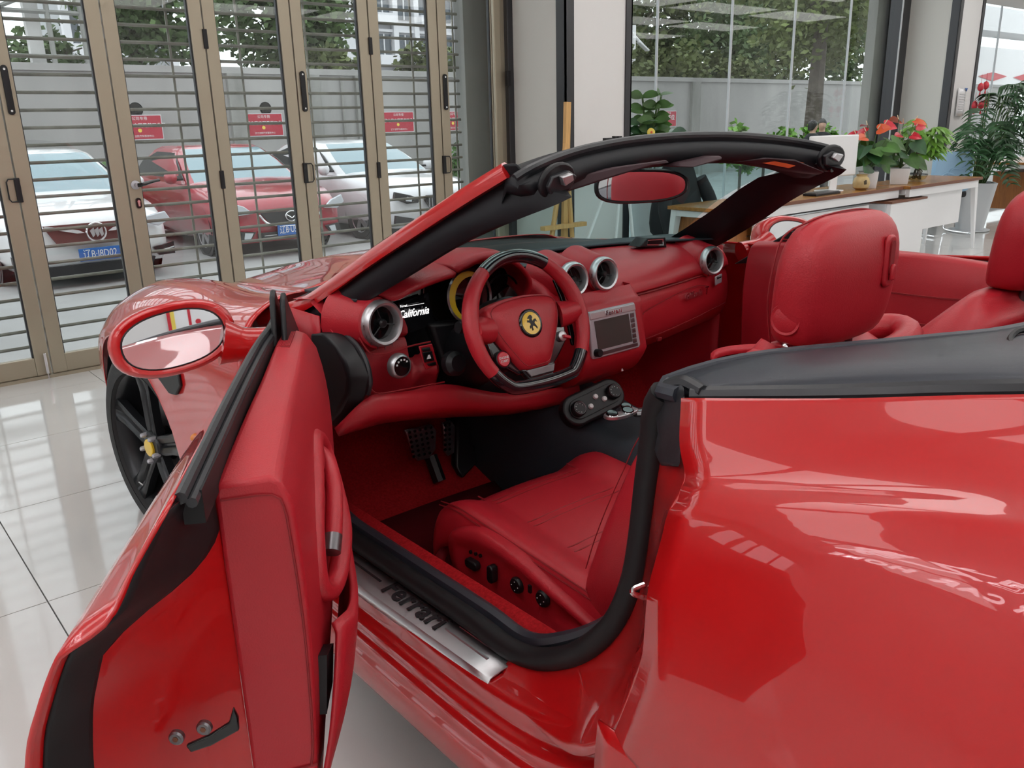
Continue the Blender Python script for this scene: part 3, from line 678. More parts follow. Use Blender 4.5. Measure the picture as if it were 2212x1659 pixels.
HR = [h, [(-.52, 1.95, .947), (-.48, 2.2, .915), (-.455, 2.6, .866), (-.44, 3.0, .78), (-.41, 3.38, .65), (-.36, 3.58, .525)], [(-.36, 1.98, .960), (-.34, 2.2, .942), (-.32, 2.6, .888), (-.31, 3.0, .80), (-.30, 3.40, .665), (-.27, 3.62, .53)],
      [(-.27, 2.0, .985), (-.255, 2.2, .962), (-.24, 2.6, .905), (-.23, 3.0, .81), (-.22, 3.42, .67), (-.2, 3.64, .53)],
      [(0, 2.02, .99), (0, 2.2, .968), (0, 2.6, .91), (0, 3.0, .815), (0, 3.44, .67), (0, 3.67, .53)]]
HRF = HR+[flip(r) for r in HR[-2::-1]]
MB().grid(loft(HRF, 40, 46)).build('hood', 'paint', car, solid=.004)
NR = [[Vector((x*s, y, z)) for s in (-1, -.5, 0, .5, 1)] for x, y, z in ((.60, 3.56, .50), (.64, 3.6, .42), (.68, 3.60, .32), (.70, 3.58, .20))]
for r in NR:
    for p, k in zip(r, (0, .08, .1, .08, 0)): p.y += k
MB().grid(loft(NR, 24, 10)).build('front_bumper', 'paint', car, solid=.004)
g = MB()
g.prism(rrect(.9, .16, .06), (0, 3.705, .36), (-1, 0, 0), (0, 0, 1), .03); g.build('front_grille', 'gloss_black', car, fixn=True)
# cowl under the windscreen base
CW = [[(-.70, 1.87, .925), (-.36, 1.97, .962), (0, 2.02, .985), (.36, 1.97, .962), (.70, 1.87, .925)], [(-.72, 1.80, .925), (-.38, 1.90, .958), (0, 1.95, .975), (.38, 1.90, .958), (.72, 1.80, .925)], [(-.70, 1.70, .915), (-.38, 1.80, .94), (0, 1.84, .955), (.38, 1.80, .94), (.70, 1.70, .915)]]
MB().grid(loft(CW, 30, 8)).build('cowl', 'black', car, solid=.006)
# fender vent, side marker
vt = [PX(346, 812, -.912), PX(392, 806, -.905), PX(397, 832, -.905), PX(387, 852, -.91), PX(372, 848, -.912)]
MB().poly3(vt, (-.012, -.004, 0)).build('fender_vent', 'black', car, bevel=.004, fixn=True)
c = PX(424, 945, -.903)
MB().lathe([(.013, 0), (.013, .004), (.009, .012), (.004, .016), (0, .017)], 14, c, (-1, 0, .1)).build('side_marker', 'amber', car)
# ---- windscreen frame
PIL = [(-.785, 1.90, .895), (-.762, 1.815, .922), (-.735, 1.76, .942)]
PIL = [Vector(p) for p in PIL]+[PX(700, 618, -.722), PX(800, 545, -.69), PX(900, 478, -.652), PX(1000, 412, -.611), PX(1087, 358, -.572)]
def pillar_red():
    P = cr(PIL, 30); rs = []
    for i, p in enumerate(P):
        t = (P[min(i+1, 29)]-P[max(i-1, 0)]).normalized(); o = Vector((-1, 0, 0)); o = (o-t*o.dot(t)).normalized(); u = t.cross(o); u = u if u.z > 0 else -u
        w = .020 if i > 4 else .028
        rs.append([p+o*.006-u*.028, p+o*.012-u*.012, p+o*.004+u*.004, p-o*.012+u*.010, p-o*.03+u*.006, p-o*.03-u*.02])
    return MB().rings(rs)
a, b = both(pillar_red, 'windscreen_pillar', 'paint', bevel=0, ang=50, fixn=True)
PO = [PX(604, 725, -.745), PX(640, 695, -.735), PX(700, 648, -.715), PX(800, 574, -.68), PX(900, 508, -.642), PX(1000, 443, -.60), PX(1080, 392, -.565), PX(1100, 386, -.555)]
PI = [PX(712, 745, -.71), PX(738, 690, -.695), PX(800, 648, -.675), PX(900, 588, -.638), PX(1000, 528, -.598), PX(1110, 478, -.555), PX(1195, 445, -.52), PX(1235, 426, -.50)]
def pillar_black():
    a = cr(PO, 26); b = cr(PI, 26); g = []
    for i, (p, q) in enumerate(zip(a, b)):
        w = 1-.85*max(0, (i-20)/5); f = 1-.5*max(0, (i-20)/5)
        m = p.lerp(q, .5)+Vector((-.004, -.03, .004))*w; f1 = p+Vector((.01, .07, .0))*f; f2 = q+Vector((.075, .13, .03))*f
        g.append([p, p.lerp(q, .22)+Vector((-.006, -.018, .004))*w, m, p.lerp(q, .8)+Vector((0, -.018, 0))*w, q, q.lerp(f2, .5)+Vector((.01, -.012, 0))*w, f2, f1.lerp(f2, .5), f1])
    return MB().rings(g)
both(pillar_black, 'pillar_trim', 'trim_black', fixn=True, ang=70)
# header rail: sections (dy, dz) about its top edge
HP = [(-.575, 1.125, 1.243), (-.54, 1.122, 1.258), (-.46, 1.14, 1.274), (-.34, 1.163, 1.290), (-.18, 1.18, 1.302), (0, 1.187, 1.306)]
HPF = [Vector(p) for p in HP+[(-x, y, z) for x, y, z in HP[-2::-1]]]
def header():
    P = cr(HPF, 60); rs = []
    for i, p in enumerate(P):
        e = abs(p.x)/.575; k = (1+.45*max(0, (e-.55)/.45)**1.5)*(1-.75*max(0, (e-.88)/.12)); f = 1-.6*max(0, (e-.9)/.1)
        sec = [(.085, -.006), (.04, .002), (.012, .0), (.0, -.006), (.004, -.014), (-.006, -.018), (-.016, -.034*k), (-.006, -.055*k), (.03, -.068*k), (.075, -.068*k), (.12, -.05)]
        rs.append([p+Vector((0, dy*f, dz)) for dy, dz in sec])
    return MB().rings(rs)
header().build('windscreen_header', 'trim_black', car, fixn=True, ang=75)
MB().tube([p+Vector((0, .006, .0)) for p in HPF], .0085, 8, 60).build('header_seal', 'rubber_grey', car)
def corner_cap():
    pts = [PX(1066, 386, -.577), PX(1086, 354, -.575), PX(1118, 352, -.555), PX(1136, 374, -.54), PX(1126, 396, -.545), PX(1100, 404, -.56)]
    return MB().poly3(pts, (.02, .04, -.006))
both(corner_cap, 'pillar_cap', 'trim_black', bevel=.006, fixn=True)
# latches in the header corners
def latch(s):
    c = Vector((-.497, 1.105, 1.236)); 
    mb = MB(); x, y, z = Vector((1, .12, .1)).normalized(), Vector((-.1, -.25, 1)).normalized(), None
    mb.prism([(a*1.0, b) for a, b in [(.052*cos(t*pi/10), .036*sin(t*pi/10)) for t in range(20)]], c, x, y, .012)
    return mb, c, x, y
for s in (0, 1):
    mb, c, x, y = latch(s); n = x.cross(y); n = n if n.y < 0 else -n
    fx = (lambda m: m.mirx()) if s else (lambda m: m)
    o = fx(mb).build('roof_latch_socket', 'black', car, bevel=.004, fixn=True)
    l = MB().poly3([c+x*a+y*b for a, b in ((-.04, -.004), (-.028, .016), (.02, .02), (.046, .006), (.03, -.018), (-.028, -.02))], n*.02); fx(l).build('latch_housing', 'rubber_grey', o, bevel=.003, fixn=True)
    l = MB().poly3([c+n*.02+x*a+y*b for a, b in ((-.014, .016), (.016, .018), (.022, .004), (-.004, -.004))], n*.012); fx(l).build('latch_hook', 'alu_vent', o, bevel=.002, fixn=True)
    l = MB().lathe([(.008, 0), (.008, .02)], 10, c-y*.025+n*.004, n); fx(l).build('latch_slot', 'gloss_black', o)
# windscreen glass between header and cowl
GB = [Vector(p) for p in ((-.70, 1.80, .93), (-.38, 1.905, .962), (0, 1.95, .98), (.38, 1.905, .962), (.70, 1.80, .93))]
GT = [Vector(p) for p in ((-.535, 1.19, 1.238), (-.3, 1.245, 1.272), (0, 1.265, 1.283), (.3, 1.245, 1.272), (.535, 1.19, 1.238))]
rows = [GB, [a.lerp(b, .5)+Vector((0, .03, .022)) for a, b in zip(GB, GT)], GT]
MB().grid(loft(rows, 24, 16)).build('windscreen', 'windscreen', car)
# ================================================================== DOORS (built closed, the driver's one swung open)
def dm(mb, left):
    return mb.xf(DROT) if left else mb.mirx()
def build_door(left):
    X = lambda mb: dm(mb, left)
    # outer skin
    rear = [p+Vector((0, .006, 0)) for p in SHUT]+[Vector((-.885, .60, .40))]
    ztop = 0 if left else -.03
    fr = [[(-.79, 1.0, .986+ztop), (-.793, 1.35, .972+ztop), (-.80, 1.755, .935)], [(-.812, 1.0, .948), (-.83, 1.35, .93), (-.85, 1.755, .89)],
          [(-.846, 1.0, .905), (-.862, 1.35, .882), (-.872, 1.755, .845)], [(-.874, 1.0, .878), (-.881, 1.35, .85), (-.883, 1.755, .80)], [(-.886, 1.0, .86), (-.888, 1.35, .83), (-.886, 1.755, .78)],
          [(-.90, 1.0, .80), (-.898, 1.35, .77), (-.89, 1.755, .73)], [(-.912, 1.0, .74), (-.907, 1.35, .71), (-.892, 1.755, .68)], [(-.922, 1.0, .65), (-.915, 1.35, .63), (-.895, 1.755, .61)],
          [(-.92, 1.0, .57), (-.913, 1.35, .55), (-.893, 1.755, .54)], [(-.912, 1.0, .48), (-.908, 1.35, .46), (-.89, 1.755, .46)], [(-.885, 1.0, .37), (-.882, 1.35, .36), (-.878, 1.755, .36)]]
    rows = [[r]+[Vector(q) for q in f] for r, f in zip(rear, fr)]
    d = X(MB().grid(loft(rows, 24, 44))).build('door', 'paint', car, solid=.005, ang=60)
    d['label'] = 'open driver door' if left else 'closed passenger door'
    # painted end face between skin edge and trim
    a = cr(rear, 40); b = [Vector((-.772, .705, .955-.56*i/39)) for i in range(40)]
    def ends(i, t):
        p, q = a[i], b[i]; w = p.lerp(q, t)
        return w+Vector((0, .05*sin(pi*t)*(.4+.6*i/39), 0))
    X(MB().grid([[ends(i, t/14) for t in range(15)] for i in range(40)])).build('end_face', 'paint', d, ang=80)
    fl = []
    for i in range(0, 40):
        s = i/39
        te = 1.02 if s < .11 else max(.24, 1.02-(s-.11)/.13*.62)
        fl.append([ends(i, .07+(te-.07)*t/10)+Vector((-.002, -.007-.004*sin(pi*t/10), .001)) for t in range(11)])
    X(MB().grid(fl)).build('end_rubber', 'rubber', d, solid=.004, ang=80)
    for q in range(2):
        c = Vector((-.834+.03*q, .626+.006*q, .676+.004*q)); n = Vector((-.2, -1, .05))
        o = X(MB().lathe([(.009, -.004), (.009, .001), (.007, .003), (.005, .003)], 18, c, n)).build('hinge_bolt', 'gunmetal', d)
        X(MB().lathe([(.0036, 0), (.0036, .002)], 6, c+n.normalized()*.0015, n)).build('bolt_socket', 'wood_edge', o)
    sl = [(-.826, .662), (-.80, .667), (-.778, .676), (-.771, .695), (-.767, .68), (-.768, .662), (-.80, .652), (-.822, .651)]
    X(MB().poly3([(x, .632+.3*(x+.83)*.9, z) for x, z in sl], (0, -.006, 0))).build('latch_opening', 'gloss_black', d, fixn=True, bevel=.002)
    # leather trim block
    secs = [
        (.70, -.772, .954, (-.697, .956), (-.684, .93), (-.681, .80), (-.684, .68), (-.692, .545), (-.705, .42)),
        (.715, -.772, .956, (-.699, .958), (-.683, .93), (-.679, .80), (-.682, .68), (-.691, .545), (-.705, .41)),
        (.80, -.769, .963, (-.700, .966), (-.683, .93), (-.674, .80), (-.674, .67), (-.688, .53), (-.705, .40)),
        (.92, -.766, .969, (-.702, .971), (-.682, .92), (-.672, .79), (-.672, .66), (-.690, .53), (-.708, .40)),
        (1.10, -.764, .971, (-.708, .966), (-.685, .92), (-.674, .80), (-.676, .66), (-.695, .53), (-.71, .40)),
        (1.30, -.764, .974, (-.713, .968), (-.688, .915), (-.677, .80), (-.682, .66), (-.70, .53), (-.715, .40)),
        (1.46, -.768, .960, (-.722, .950), (-.700, .91), (-.688, .80), (-.692, .66), (-.705, .53), (-.72, .40)),
        (1.485, -.768, .957, (-.724, .947), (-.702, .905), (-.690, .80), (-.694, .66), (-.705, .53), (-.72, .40))]
    rs = []
    for y, xo, zt, sh, i1, i2, i3, i4, bt in secs:
        prof = cr([(sh[0], y, sh[1]), (i1[0]-.002, y, i1[1]), (i2[0], y, i2[1]), (i3[0], y, i3[1]), (i4[0], y, i4[1]), (bt[0], y, bt[1])], 16)
        rs.append([Vector((xo, y, bt[1])), Vector((xo, y, .6)), Vector((xo, y, zt-.012)), Vector((xo+.004, y, zt)), Vector(((xo+sh[0])/2, y, (zt+sh[1])/2+.001)), Vector((sh[0]-.012, y, sh[1]+.002)), Vector((sh[0], y, sh[1]-.003))]+prof[1:])
    cols = [cr([r[i] for r in rs], 34) for i in range(len(rs[0]))]
    X(MB().rings([[c[j] for c in cols] for j in range(34)])).build('trim_panel', 'leather', d, fixn=True, bevel=.006, bseg=3, ang=35)
    # seam lines on the end of the trim
    e = [(-.765, .697, .935), (-.71, .697, .937), (-.697, .697, .925), (-.692, .697, .88), (-.688, .697, .75), (-.692, .697, .60), (-.698, .697, .552)]
    X(MB().tube([Vector(p)+Vector((0, .0015, 0)) for p in e], .0016, 5, 40)).build('trim_seam', 'leather_seam', d)
    X(MB().tube([(-.77, .6985, .545), (-.73, .6985, .548), (-.69, .699, .553)], .0018, 5)).build('trim_seam', 'leather_seam', d)
    X0 = X
    if not left: X = lambda mb: dm(mb.xf(Matrix.Translation((.0, .27, .0))), left)
    # pull handle with bezel and collar, map pocket
    bez = [(-.672, .94, .87), (-.676, 1.02, .885), (-.668, 1.07, .845), (-.652, 1.03, .79), (-.641, .95, .765), (-.644, .87, .745), (-.655, .82, .735), (-.668, .80, .76), (-.671, .84, .82)]
    X(MB().tube([(x-.008, y, z) for x, y, z in bez], .0145, 10, 50, closed=True)).build('handle_bezel', 'leather', d)
    hp = [(-.682, 1.03, .862), (-.664, .985, .857), (-.655, .93, .838), (-.655, .885, .808), (-.658, .855, .785)]
    X(MB().tube(hp, [.012, .0125, .0125, .0125], 12, 24)).build('pull_handle', 'leather', d)
    X(MB().tube([(-.6570, .866, .794), (-.6600, .846, .778)], .0136, 14)).build('handle_collar', 'gunmetal', d)
    X = X0
    X(MB().poly3([(-.668, .735, .69), (-.662, .775, .68), (-.668, .775, .62), (-.676, .735, .60)], (-.015, 0, 0))).build('pocket_gap', 'black', d, fixn=True)
    pk = [[(-.690, .70, .50), (-.684, .80, .49), (-.686, 1.2, .47)], [(-.668, .715, .60), (-.648, .82, .60), (-.668, 1.2, .60)], [(-.655, .76, .70), (-.632, .85, .69), (-.66, 1.2, .66)], [(-.66, .77, .715), (-.64, .86, .70), (-.666, 1.2, .668)]]
    X(MB().grid(loft([[Vector(p) for p in r] for r in pk], 20, 16))).build('map_pocket', 'leather', d, solid=.006, ang=80)
    # rubber window channel along the top
    zc = 0 if left else -.035
    for x, r, z in ((-.783, .007, .990), (-.7725, .006, .984)):
        X(MB().tube([(x, .60, z-.006+zc), (x, .9, z+zc), (x, 1.2, z-.001+zc), (x+.006, 1.40, z-.006+zc)], r, 8, 30)).build('window_seal', 'rubber_grey', d)
    X(MB().box2((-.788, .62, .945+zc), (-.766, 1.5, .983+zc))).build('window_channel', 'rubber', d, smooth=False)
    # black sail at the front of the window line
    zl = 0 if left else -.05
    for x0, x1, dz in ((-.770, -.760, 0), (-.752, -.742, -.006)):
        X(MB().poly3([(x0, 1.30, .962+zl), (x0, 1.335, 1.050+dz+zl), (x0, 1.36, 1.060+dz+zl), (x0, 1.39, 1.035+dz+zl), (x0, 1.56, .925+zl)], (x1-x0, 0, 0))).build('mirror_sail', 'black', d, fixn=True, bevel=.004)
    X(MB().box2((-.757, 1.26, .9710), (-.734, 1.38, .9735))).build('demister_grille', 'leather_seam', d, smooth=False)
    for q in range(9): X(MB().box2((-.756+.0025*q, 1.265, .9735), (-.7548+.0025*q, 1.375, .9748))).build('grille_slot', 'leather', d, smooth=False)
    # exterior mirror
    c = Vector((-.985, 1.5, .9445)); n = Vector((.295, -.945, .135)).normalized(); ax = Vector((0, 0, 1)).cross(n).normalized(); ay = n.cross(ax)
    tl = radians(9); ax, ay = ax*cos(tl)+ay*sin(tl), ay*cos(tl)-ax*sin(tl)
    if ax.x < 0: pass
    def ring(a, b, off, sh=0, sz=0, N=40):
        out = []
        for k in range(N):
            t = 2*pi*k/N; cx, sx = cos(t), sin(t)
            px = abs(cx)**.86*(1 if cx > 0 else -1)*a*.90; py = abs(sx)**.86*(1 if sx > 0 else -1)*b*.845
            out.append(c+ax*(px+sh)+ay*(py+sz)+n*off)
        return out
    X(MB().rings([ring(.108, .064, -.004), ring(.113, .068, -.001), ring(.122, .076, .002), ring(.131, .083, -.004), ring(.137, .087, -.018), ring(.136, .086, -.04), ring(.122, .078, -.08, 0, 0), ring(.09, .058, -.12, 0, 0), ring(.04, .028, -.142, 0), ring(.01, .008, -.146, 0)])).build('mirror_housing', 'paint', d, fixn=True, ang=60)
    X(MB().rings([ring(.113, .068, -.0025), ring(.109, .0645, .0005), ring(.107, .0625, -.002)], cap=False)).build('mirror_gasket', 'black', d, fixn=True)
    X(MB().rings([ring(.1085, .064, -.003), ring(.1085, .064, -.001)])).build('mirror_glass', 'mirror', d, fixn=True, ang=20)
    X(MB().tube([(-.90, 1.535, .925), (-.86, 1.545, .915), (-.82, 1.56, .91), (-.795, 1.57, .905)], [.05, .036, .034, .038], 14, 14, ry=None)).build('mirror_stem', 'paint', d)
    if not left:
        X(MB().lathe([(.030, -.004), (.030, .003), (.027, .005), (0, .005)], 28, (-.702, 1.44, .86), (1, 0, 0))).build('speaker_disc', 'leather', d)
        for z, x in ((.872, -.678), (.80, -.655)): X(MB().tube([(x, .72, z), (x+.018, .95, z-.005), (x, 1.3, z)], .003, 5, 20)).build('panel_crease', 'leather_seam', d)
    return d
build_door(True); build_door(False)
# ================================================================== WHEELS
def wheel(x, y, steer, out):
    w = empty('wheel', (x, y, .34), car); cx = Vector((x, y, .34)); R = rot_about(cx, steer)
    def X(mb): return mb.xf(R)
    ax = Vector((out, 0, 0))
    prof = [(.245, -.20), (.29, -.215), (.325, -.20), (.338, -.17), (.340, -.11), (.338, -.05), (.325, -.018), (.295, -.004), (.258, -.006), (.252, -.02), (.252, -.2)]
    X(MB().lathe([(r, h) for r, h in prof], 64, cx, ax, cap=False)).build('tyre', 'tyre', w, ang=50)
    X(MB().lathe([(.258, -.004), (.262, -.012), (.250, -.02), (.238, -.04), (.230, -.10), (.228, -.20)], 64, cx, ax, cap=False)).build('rim_barrel', 'rimblack', w)
    X(MB().lathe([(.17, -.10), (.17, -.085), (.06, -.085), (.06, -.10)], 40, cx, ax, cap=False)).build('brake_disc', 'gunmetal', w)
    for k in range(5):
        a = radians(72*k+20); er = Vector((0, cos(a), sin(a))); et = Vector((0, -sin(a), cos(a)))
        mb = MB(); rs = []
        for r, wd, h in ((.03, .030, -.03), (.08, .034, -.026), (.14, .033, -.024), (.20, .037, -.022), (.246, .046, -.016), (.252, .05, -.02)):
            p = cx+er*r
            rs.append([p-et*wd+ax*(h-.03), p-et*wd+ax*(h-.004), p-et*wd*.75+ax*h, p-et*wd*.25+ax*(h-.006 if .05 < r < .23 else h), p-et*wd*.1+ax*(h-.016 if .05 < r < .23 else h), p+et*wd*.1+ax*(h-.016 if .05 < r < .23 else h), p+et*wd*.25+ax*(h-.006 if .05 < r < .23 else h), p+et*wd*.75+ax*h, p+et*wd+ax*(h-.004), p+et*wd+ax*(h-.03)])
        X(MB().rings(rs)).build('spoke', 'rimblack', w, fixn=True, ang=35)
    X(MB().lathe([(.056, -.05), (.056, -.03), (.05, -.022), (.034, -.02), (0, -.02)], 30, cx, ax)).build('hub', 'rimblack', w)
    cp = X(MB().lathe([(.030, -.022), (.030, -.014), (.027, -.011), (0, -.010)], 30, cx, ax)).build('centre_cap', 'yellow', w)
    for k in range(5):
        a = radians(72*k+56); p = cx+Vector((0, cos(a), sin(a)))*.047
        X(MB().lathe([(.0085, -.03), (.0085, -.008), (.006, -.004), (0, -.004)], 6, p, ax)).build('wheel_bolt', 'silver', w)
    X(MB().tube([cx+Vector((0, .13, -.18))+ax*-.03, cx+Vector((0, .145, -.165))+ax*-.02], .004, 6)).build('valve', 'chrome', w)
    return w
wheel(-.905, 2.67, radians(7), -1); wheel(.905, 2.67, radians(7), 1); wheel(-.93, 0, 0, -1); wheel(.93, 0, 0, 1)
for s in (0, 1):
    for yc in (2.67, 0.):
        mb = MB().grid([[Vector((-.90+.32*t/3, yc+.385*cos(radians(a)), .345+.385*sin(radians(a)))) for t in range(4)] for a in range(-10, 191, 10)])
        (mb.mirx() if s else mb).build('wheel_well', 'black', car)
# ================================================================== CABIN
# ---- floor, firewall, tunnel
MB().box2((-.76, .30, .16), (.76, 2.0, .20)).build('floor_pan', 'black', car, smooth=False)
fm = empty('x'); bpy.data.objects.remove(fm)
def footwell():
    rows = [[Vector((-.755, y, z)), Vector((-.60, y, z2)), Vector((-.35, y, z2)), Vector((-.14, y, z))] for y, z, z2 in ((.70, .23, .225), (1.2, .23, .225), (1.55, .24, .235), (1.75, .30, .28), (1.92, .42, .40), (2.0, .62, .60))]
    return MB().grid(loft(rows, 14, 26))
both(footwell, 'footwell_carpet', 'carpet', ang=80)
MB().grid(loft([[Vector((-.62, y, z)), Vector((-.4, y, z+.003)), Vector((-.17, y, z))] for y, z in ((1.0, .238), (1.4, .242), (1.62, .258), (1.74, .30))], 8, 12)).build('floor_mat', 'mat_shaded', car, solid=.008)
both(lambda: MB().grid(loft([[Vector((-.742, y, .405)), Vector((-.712, y, .424)), Vector((-.685, y, .40)), Vector((-.685, y, .22))] for y in (.80, 1.2, 1.6, 1.75)], 12, 10)), 'sill_carpet', 'carpet', solid=.004)
both(lambda: MB().grid(loft([[Vector((-.76, 1.62, .93)), Vector((-.76, 1.62, .6)), Vector((-.75, 1.62, .40)), Vector((-.72, 1.62, .24))], [Vector((-.77, 1.8, .93)), Vector((-.75, 1.8, .6)), Vector((-.72, 1.8, .42)), Vector((-.70, 1.8, .26))], [Vector((-.77, 2.0, .9)), Vector((-.74, 2.0, .7)), Vector((-.7, 2.0, .5)), Vector((-.66, 2.0, .4))]], 12, 10)), 'kick_panel', 'leather', solid=.004)
MB().box2((-.70, 1.98, .3), (.70, 2.0, .88)).build('firewall', 'mat_shaded', car, smooth=False)
TN = [(.35, .50, .16), (.7, .52, .15), (1.0, .535, .14), (1.2, .54, .135), (1.38, .55, .14), (1.55, .58, .15), (1.75, .6, .17), (1.98, .62, .2)]
rs = [[Vector((-w, y, .2)), Vector((-w, y, z*.7)), Vector((-w*.92, y, z-.03)), Vector((-w*.75, y, z)), Vector((0, y, z+.004)), Vector((w*.75, y, z)), Vector((w*.92, y, z-.03)), Vector((w, y, z*.7)), Vector((w, y, .2))] for y, z, w in TN]
MB().grid(loft(rs, 24, 30)).build('centre_tunnel', 'dash_teal', car, ang=70)
# ---- dashboard body
def sstep(a, b, x): t = max(0., min(1., (x-a)/(b-a))); return t*t*(3-2*t)
def dsec(x):
    a = abs(x); e = 1.47+.03*min(a/.3, 1)+.06*max(0, (a-.3)/.32); t = max(0, (a-.5)/.25)
    k = sstep(-.565, -.545, x)*(1-sstep(-.20, -.17, x)); k2 = sstep(-.50, -.485, x)*(1-sstep(-.20, -.17, x))
    P = [(1.90-.12*t, .945), (1.74-.06*t, .958), (e+.10, .950), (e+.03, .918), (e+.004, .885), (e, .868), (e+.012, .860), (e+.016, .855), (e+.006, .845), (e-.002, .79), (e+.004, .735), (e+.03, .695), (e+.10, .655), (1.80, .63)]
    out = []
    for i, (y, z) in enumerate(P):
        kk = k if 2 <= i <= 8 else (k2 if i > 8 else 0)
        out.append((y+kk*.16*(1 if i < 12 else .3), z))
    return out
xs = [-.745, -.70, -.64, -.59, -.568, -.543, -.52, -.50, -.484, -.45, -.36, -.25, -.205, -.168, -.13, -.05, .08, .2, .4, .56, .68, .745]
dash = MB().grid(loft([[Vector((x, y, z)) for y, z in dsec(x)] for x in xs], 70, 110)).build('dashboard', 'leather', car, ang=60)
MB().tube([Vector((x, dsec(x)[6][0]-.004, .858)) for x in (.13, .25, .4, .55, .70)], .0035, 6, 30).build('dash_groove', 'leather_seam', dash)
# dark strip at the windscreen base
DS = [[(x, 1.90-.12*max(0, (abs(x)-.5)/.25), .957) for x in (-.7, -.35, 0, .35, .7)], [(x, 1.80-.22*max(0, (abs(x)-.25)/.4), .966) for x in (-.7, -.35, 0, .35, .7)]]
MB().grid(loft([[Vector(p) for p in r] for r in DS], 24, 5)).build('demister_strip', 'dash_teal', dash, solid=.006)
MB().prism(rrect(.20, .07, .006), (-.13, 1.66, .962), (1, 0, 0), (0, 1, .05), .006).build('speaker_grille', 'dash_teal', dash, fixn=True)
sb = MB().poly3([PY(1381, 534, 1.64), PY(1399, 514, 1.64), PY(1438, 512, 1.64), PY(1441, 535, 1.64)], (0, .05, .0)).build('sensor_box', 'black', dash, bevel=.003, fixn=True)
MB().poly3([PY(1398, 530, 1.637), PY(1400, 518, 1.637), PY(1433, 516, 1.637), PY(1434, 530, 1.637)], (0, .002, 0)).build('sensor_rim', 'chrome', dash, fixn=True)
MB().poly3([PY(1400.5, 528, 1.635), PY(1402, 520, 1.635), PY(1431, 518, 1.635), PY(1432, 528, 1.635)], (0, .0015, 0)).build('sensor_window', 'screen_black', dash, fixn=True)
# ---- round vents
def vent(c, r, n, spoke=0):
    n = Vector(n).normalized(); c = Vector(c)
    v = MB().lathe([(r*1.9, -.11), (r*1.6, -.07), (r*1.33, -.030), (r*1.24, -.008), (r*1.1, -.004)], 36, c, n, cap=False).build('vent_pod', 'leather', dash)
    MB().lathe([(r*1.12, -.012), (r*1.15, 0), (r*1.10, .012), (r*1.0, .017), (r*.88, .015), (r*.80, .006), (r*.78, -.02)], 44, c, n, cap=False).build('vent_ring', 'alu_vent', v)
    MB().lathe([(r*.82, -.006), (r*.5, -.008), (0, -.009)], 30, c, n).build('vent_cavity', 'gloss_black', v)
    MB().lathe([(r*.22, -.010), (r*.22, .006), (r*.14, .010), (0, .010)], 16, c, n).build('vent_knob', 'black', v)
    x, y, z = frame_from(n)
    for k in range(3):
        a = radians(90+120*k+15); d = x*cos(a)+y*sin(a)
        MB().tube([c+d*r*.2+n*.002, c+d*r*.78-n*.001], .0018, 6).build('vent_blade', 'black', v)
    for k in range(8):
        a = radians(180+k*22); d = x*cos(a)+y*sin(a)
        MB().box(c+d*r*1.135+n*.006, (.0016, .0016, .012)).build('ring_notch', 'gunmetal', v, smooth=False)
    return v
vent((-.655, 1.520, .912), .048, (.10, -1, .06)); vent((.598, 1.545, .905), .041, (-.12, -1, .06))
vent((-.095, 1.47, .945), .041, (-.05, -1, .10)); vent((.020, 1.47, .945), .041, (-.05, -1, .10))
# ---- centre stack with the display
st = MB()
sec = [(1.46, .905), (1.425, .875), (1.415, .865), (1.395, .745), (1.392, .735), (1.41, .70), (1.45, .66), (1.54, .615)]
wd = [.125, .122, .12, .125, .125, .12, .11, .08]
rs = [[Vector((s*w, y+(.05 if abs(s) == 1 else 0)*(1 if abs(s) == 1 else 0), z)) for s in (-1.12, -1, -.9, 0, .9, 1, 1.12)] for (y, z), w in zip(sec, wd)]
for r, (y, z) in zip(rs, sec):
    r[0].y = y+.13; r[-1].y = y+.13; r[1].y = y+.012; r[-2].y = y+.012
stack = MB().grid(loft(rs, 34, 30)).build('centre_stack', 'leather', car, ang=60)
fo = Vector((-.010, 1.404, .806)); fex = Vector((1, 0, 0)); fey = Vector((0, .17, 1)).normalized(); fez = fex.cross(fey)     # fez points to the cabin
if fez.y > 0: fez = -fez
def fpt(a, b, h=0.): return fo+fex*a*.90+fey*b*.97+fez*h
def plate_on(name, pts, h0, h1, m, par, bev=.002):
    a = MB().poly3([fpt(x, y, h0) for x, y in pts], fez*(h1-h0)); return a.build(name, m, par, bevel=bev, fixn=True)
fr_ = plate_on('display_frame', [(-.098, .062), (.098, .062), (.106, -.06), (.098, -.068), (-.098, -.068), (-.104, -.06)], -.006, .008, 'silver', stack, .003)
plate_on('top_bar', [(-.096, .058), (.096, .058), (.098, .040), (-.098, .040)], .008, .0105, 'alu_vent', stack, .001)
plate_on('display_glass', [(-.082, .034), (.066, .034), (.070, -.046), (-.078, -.046)], .008, .0092, 'screen', stack, .0005)
for k in range(6): plate_on('side_button', [(.072, .034-k*.0145), (.088, .034-k*.0145), (.0885, .0215-k*.0145), (.0725, .0215-k*.0145)], .008, .0105, 'gunmetal', stack, .001)
plate_on('lower_bar', [(-.08, -.052), (.092, -.052), (.092, -.062), (-.08, -.062)], .008, .010, 'gunmetal', stack, .001)
text('lettering', 'Ferrari', fpt(.0, .049, .0112), fex, fey, .017, 'chrome', stack, depth=.003, space=1.25, bold=.0004)
MB().lathe([(.011, 0), (.011, .012), (.009, .016), (0, .016)], 18, fpt(-.086, -.052, .008), fez).build('volume_knob', 'black', stack)
plate_on('hazard_mark', [(.03, -.125), (.037, -.125), (.0335, -.118)], -.012, -.008, 'white_print', stack, 0)
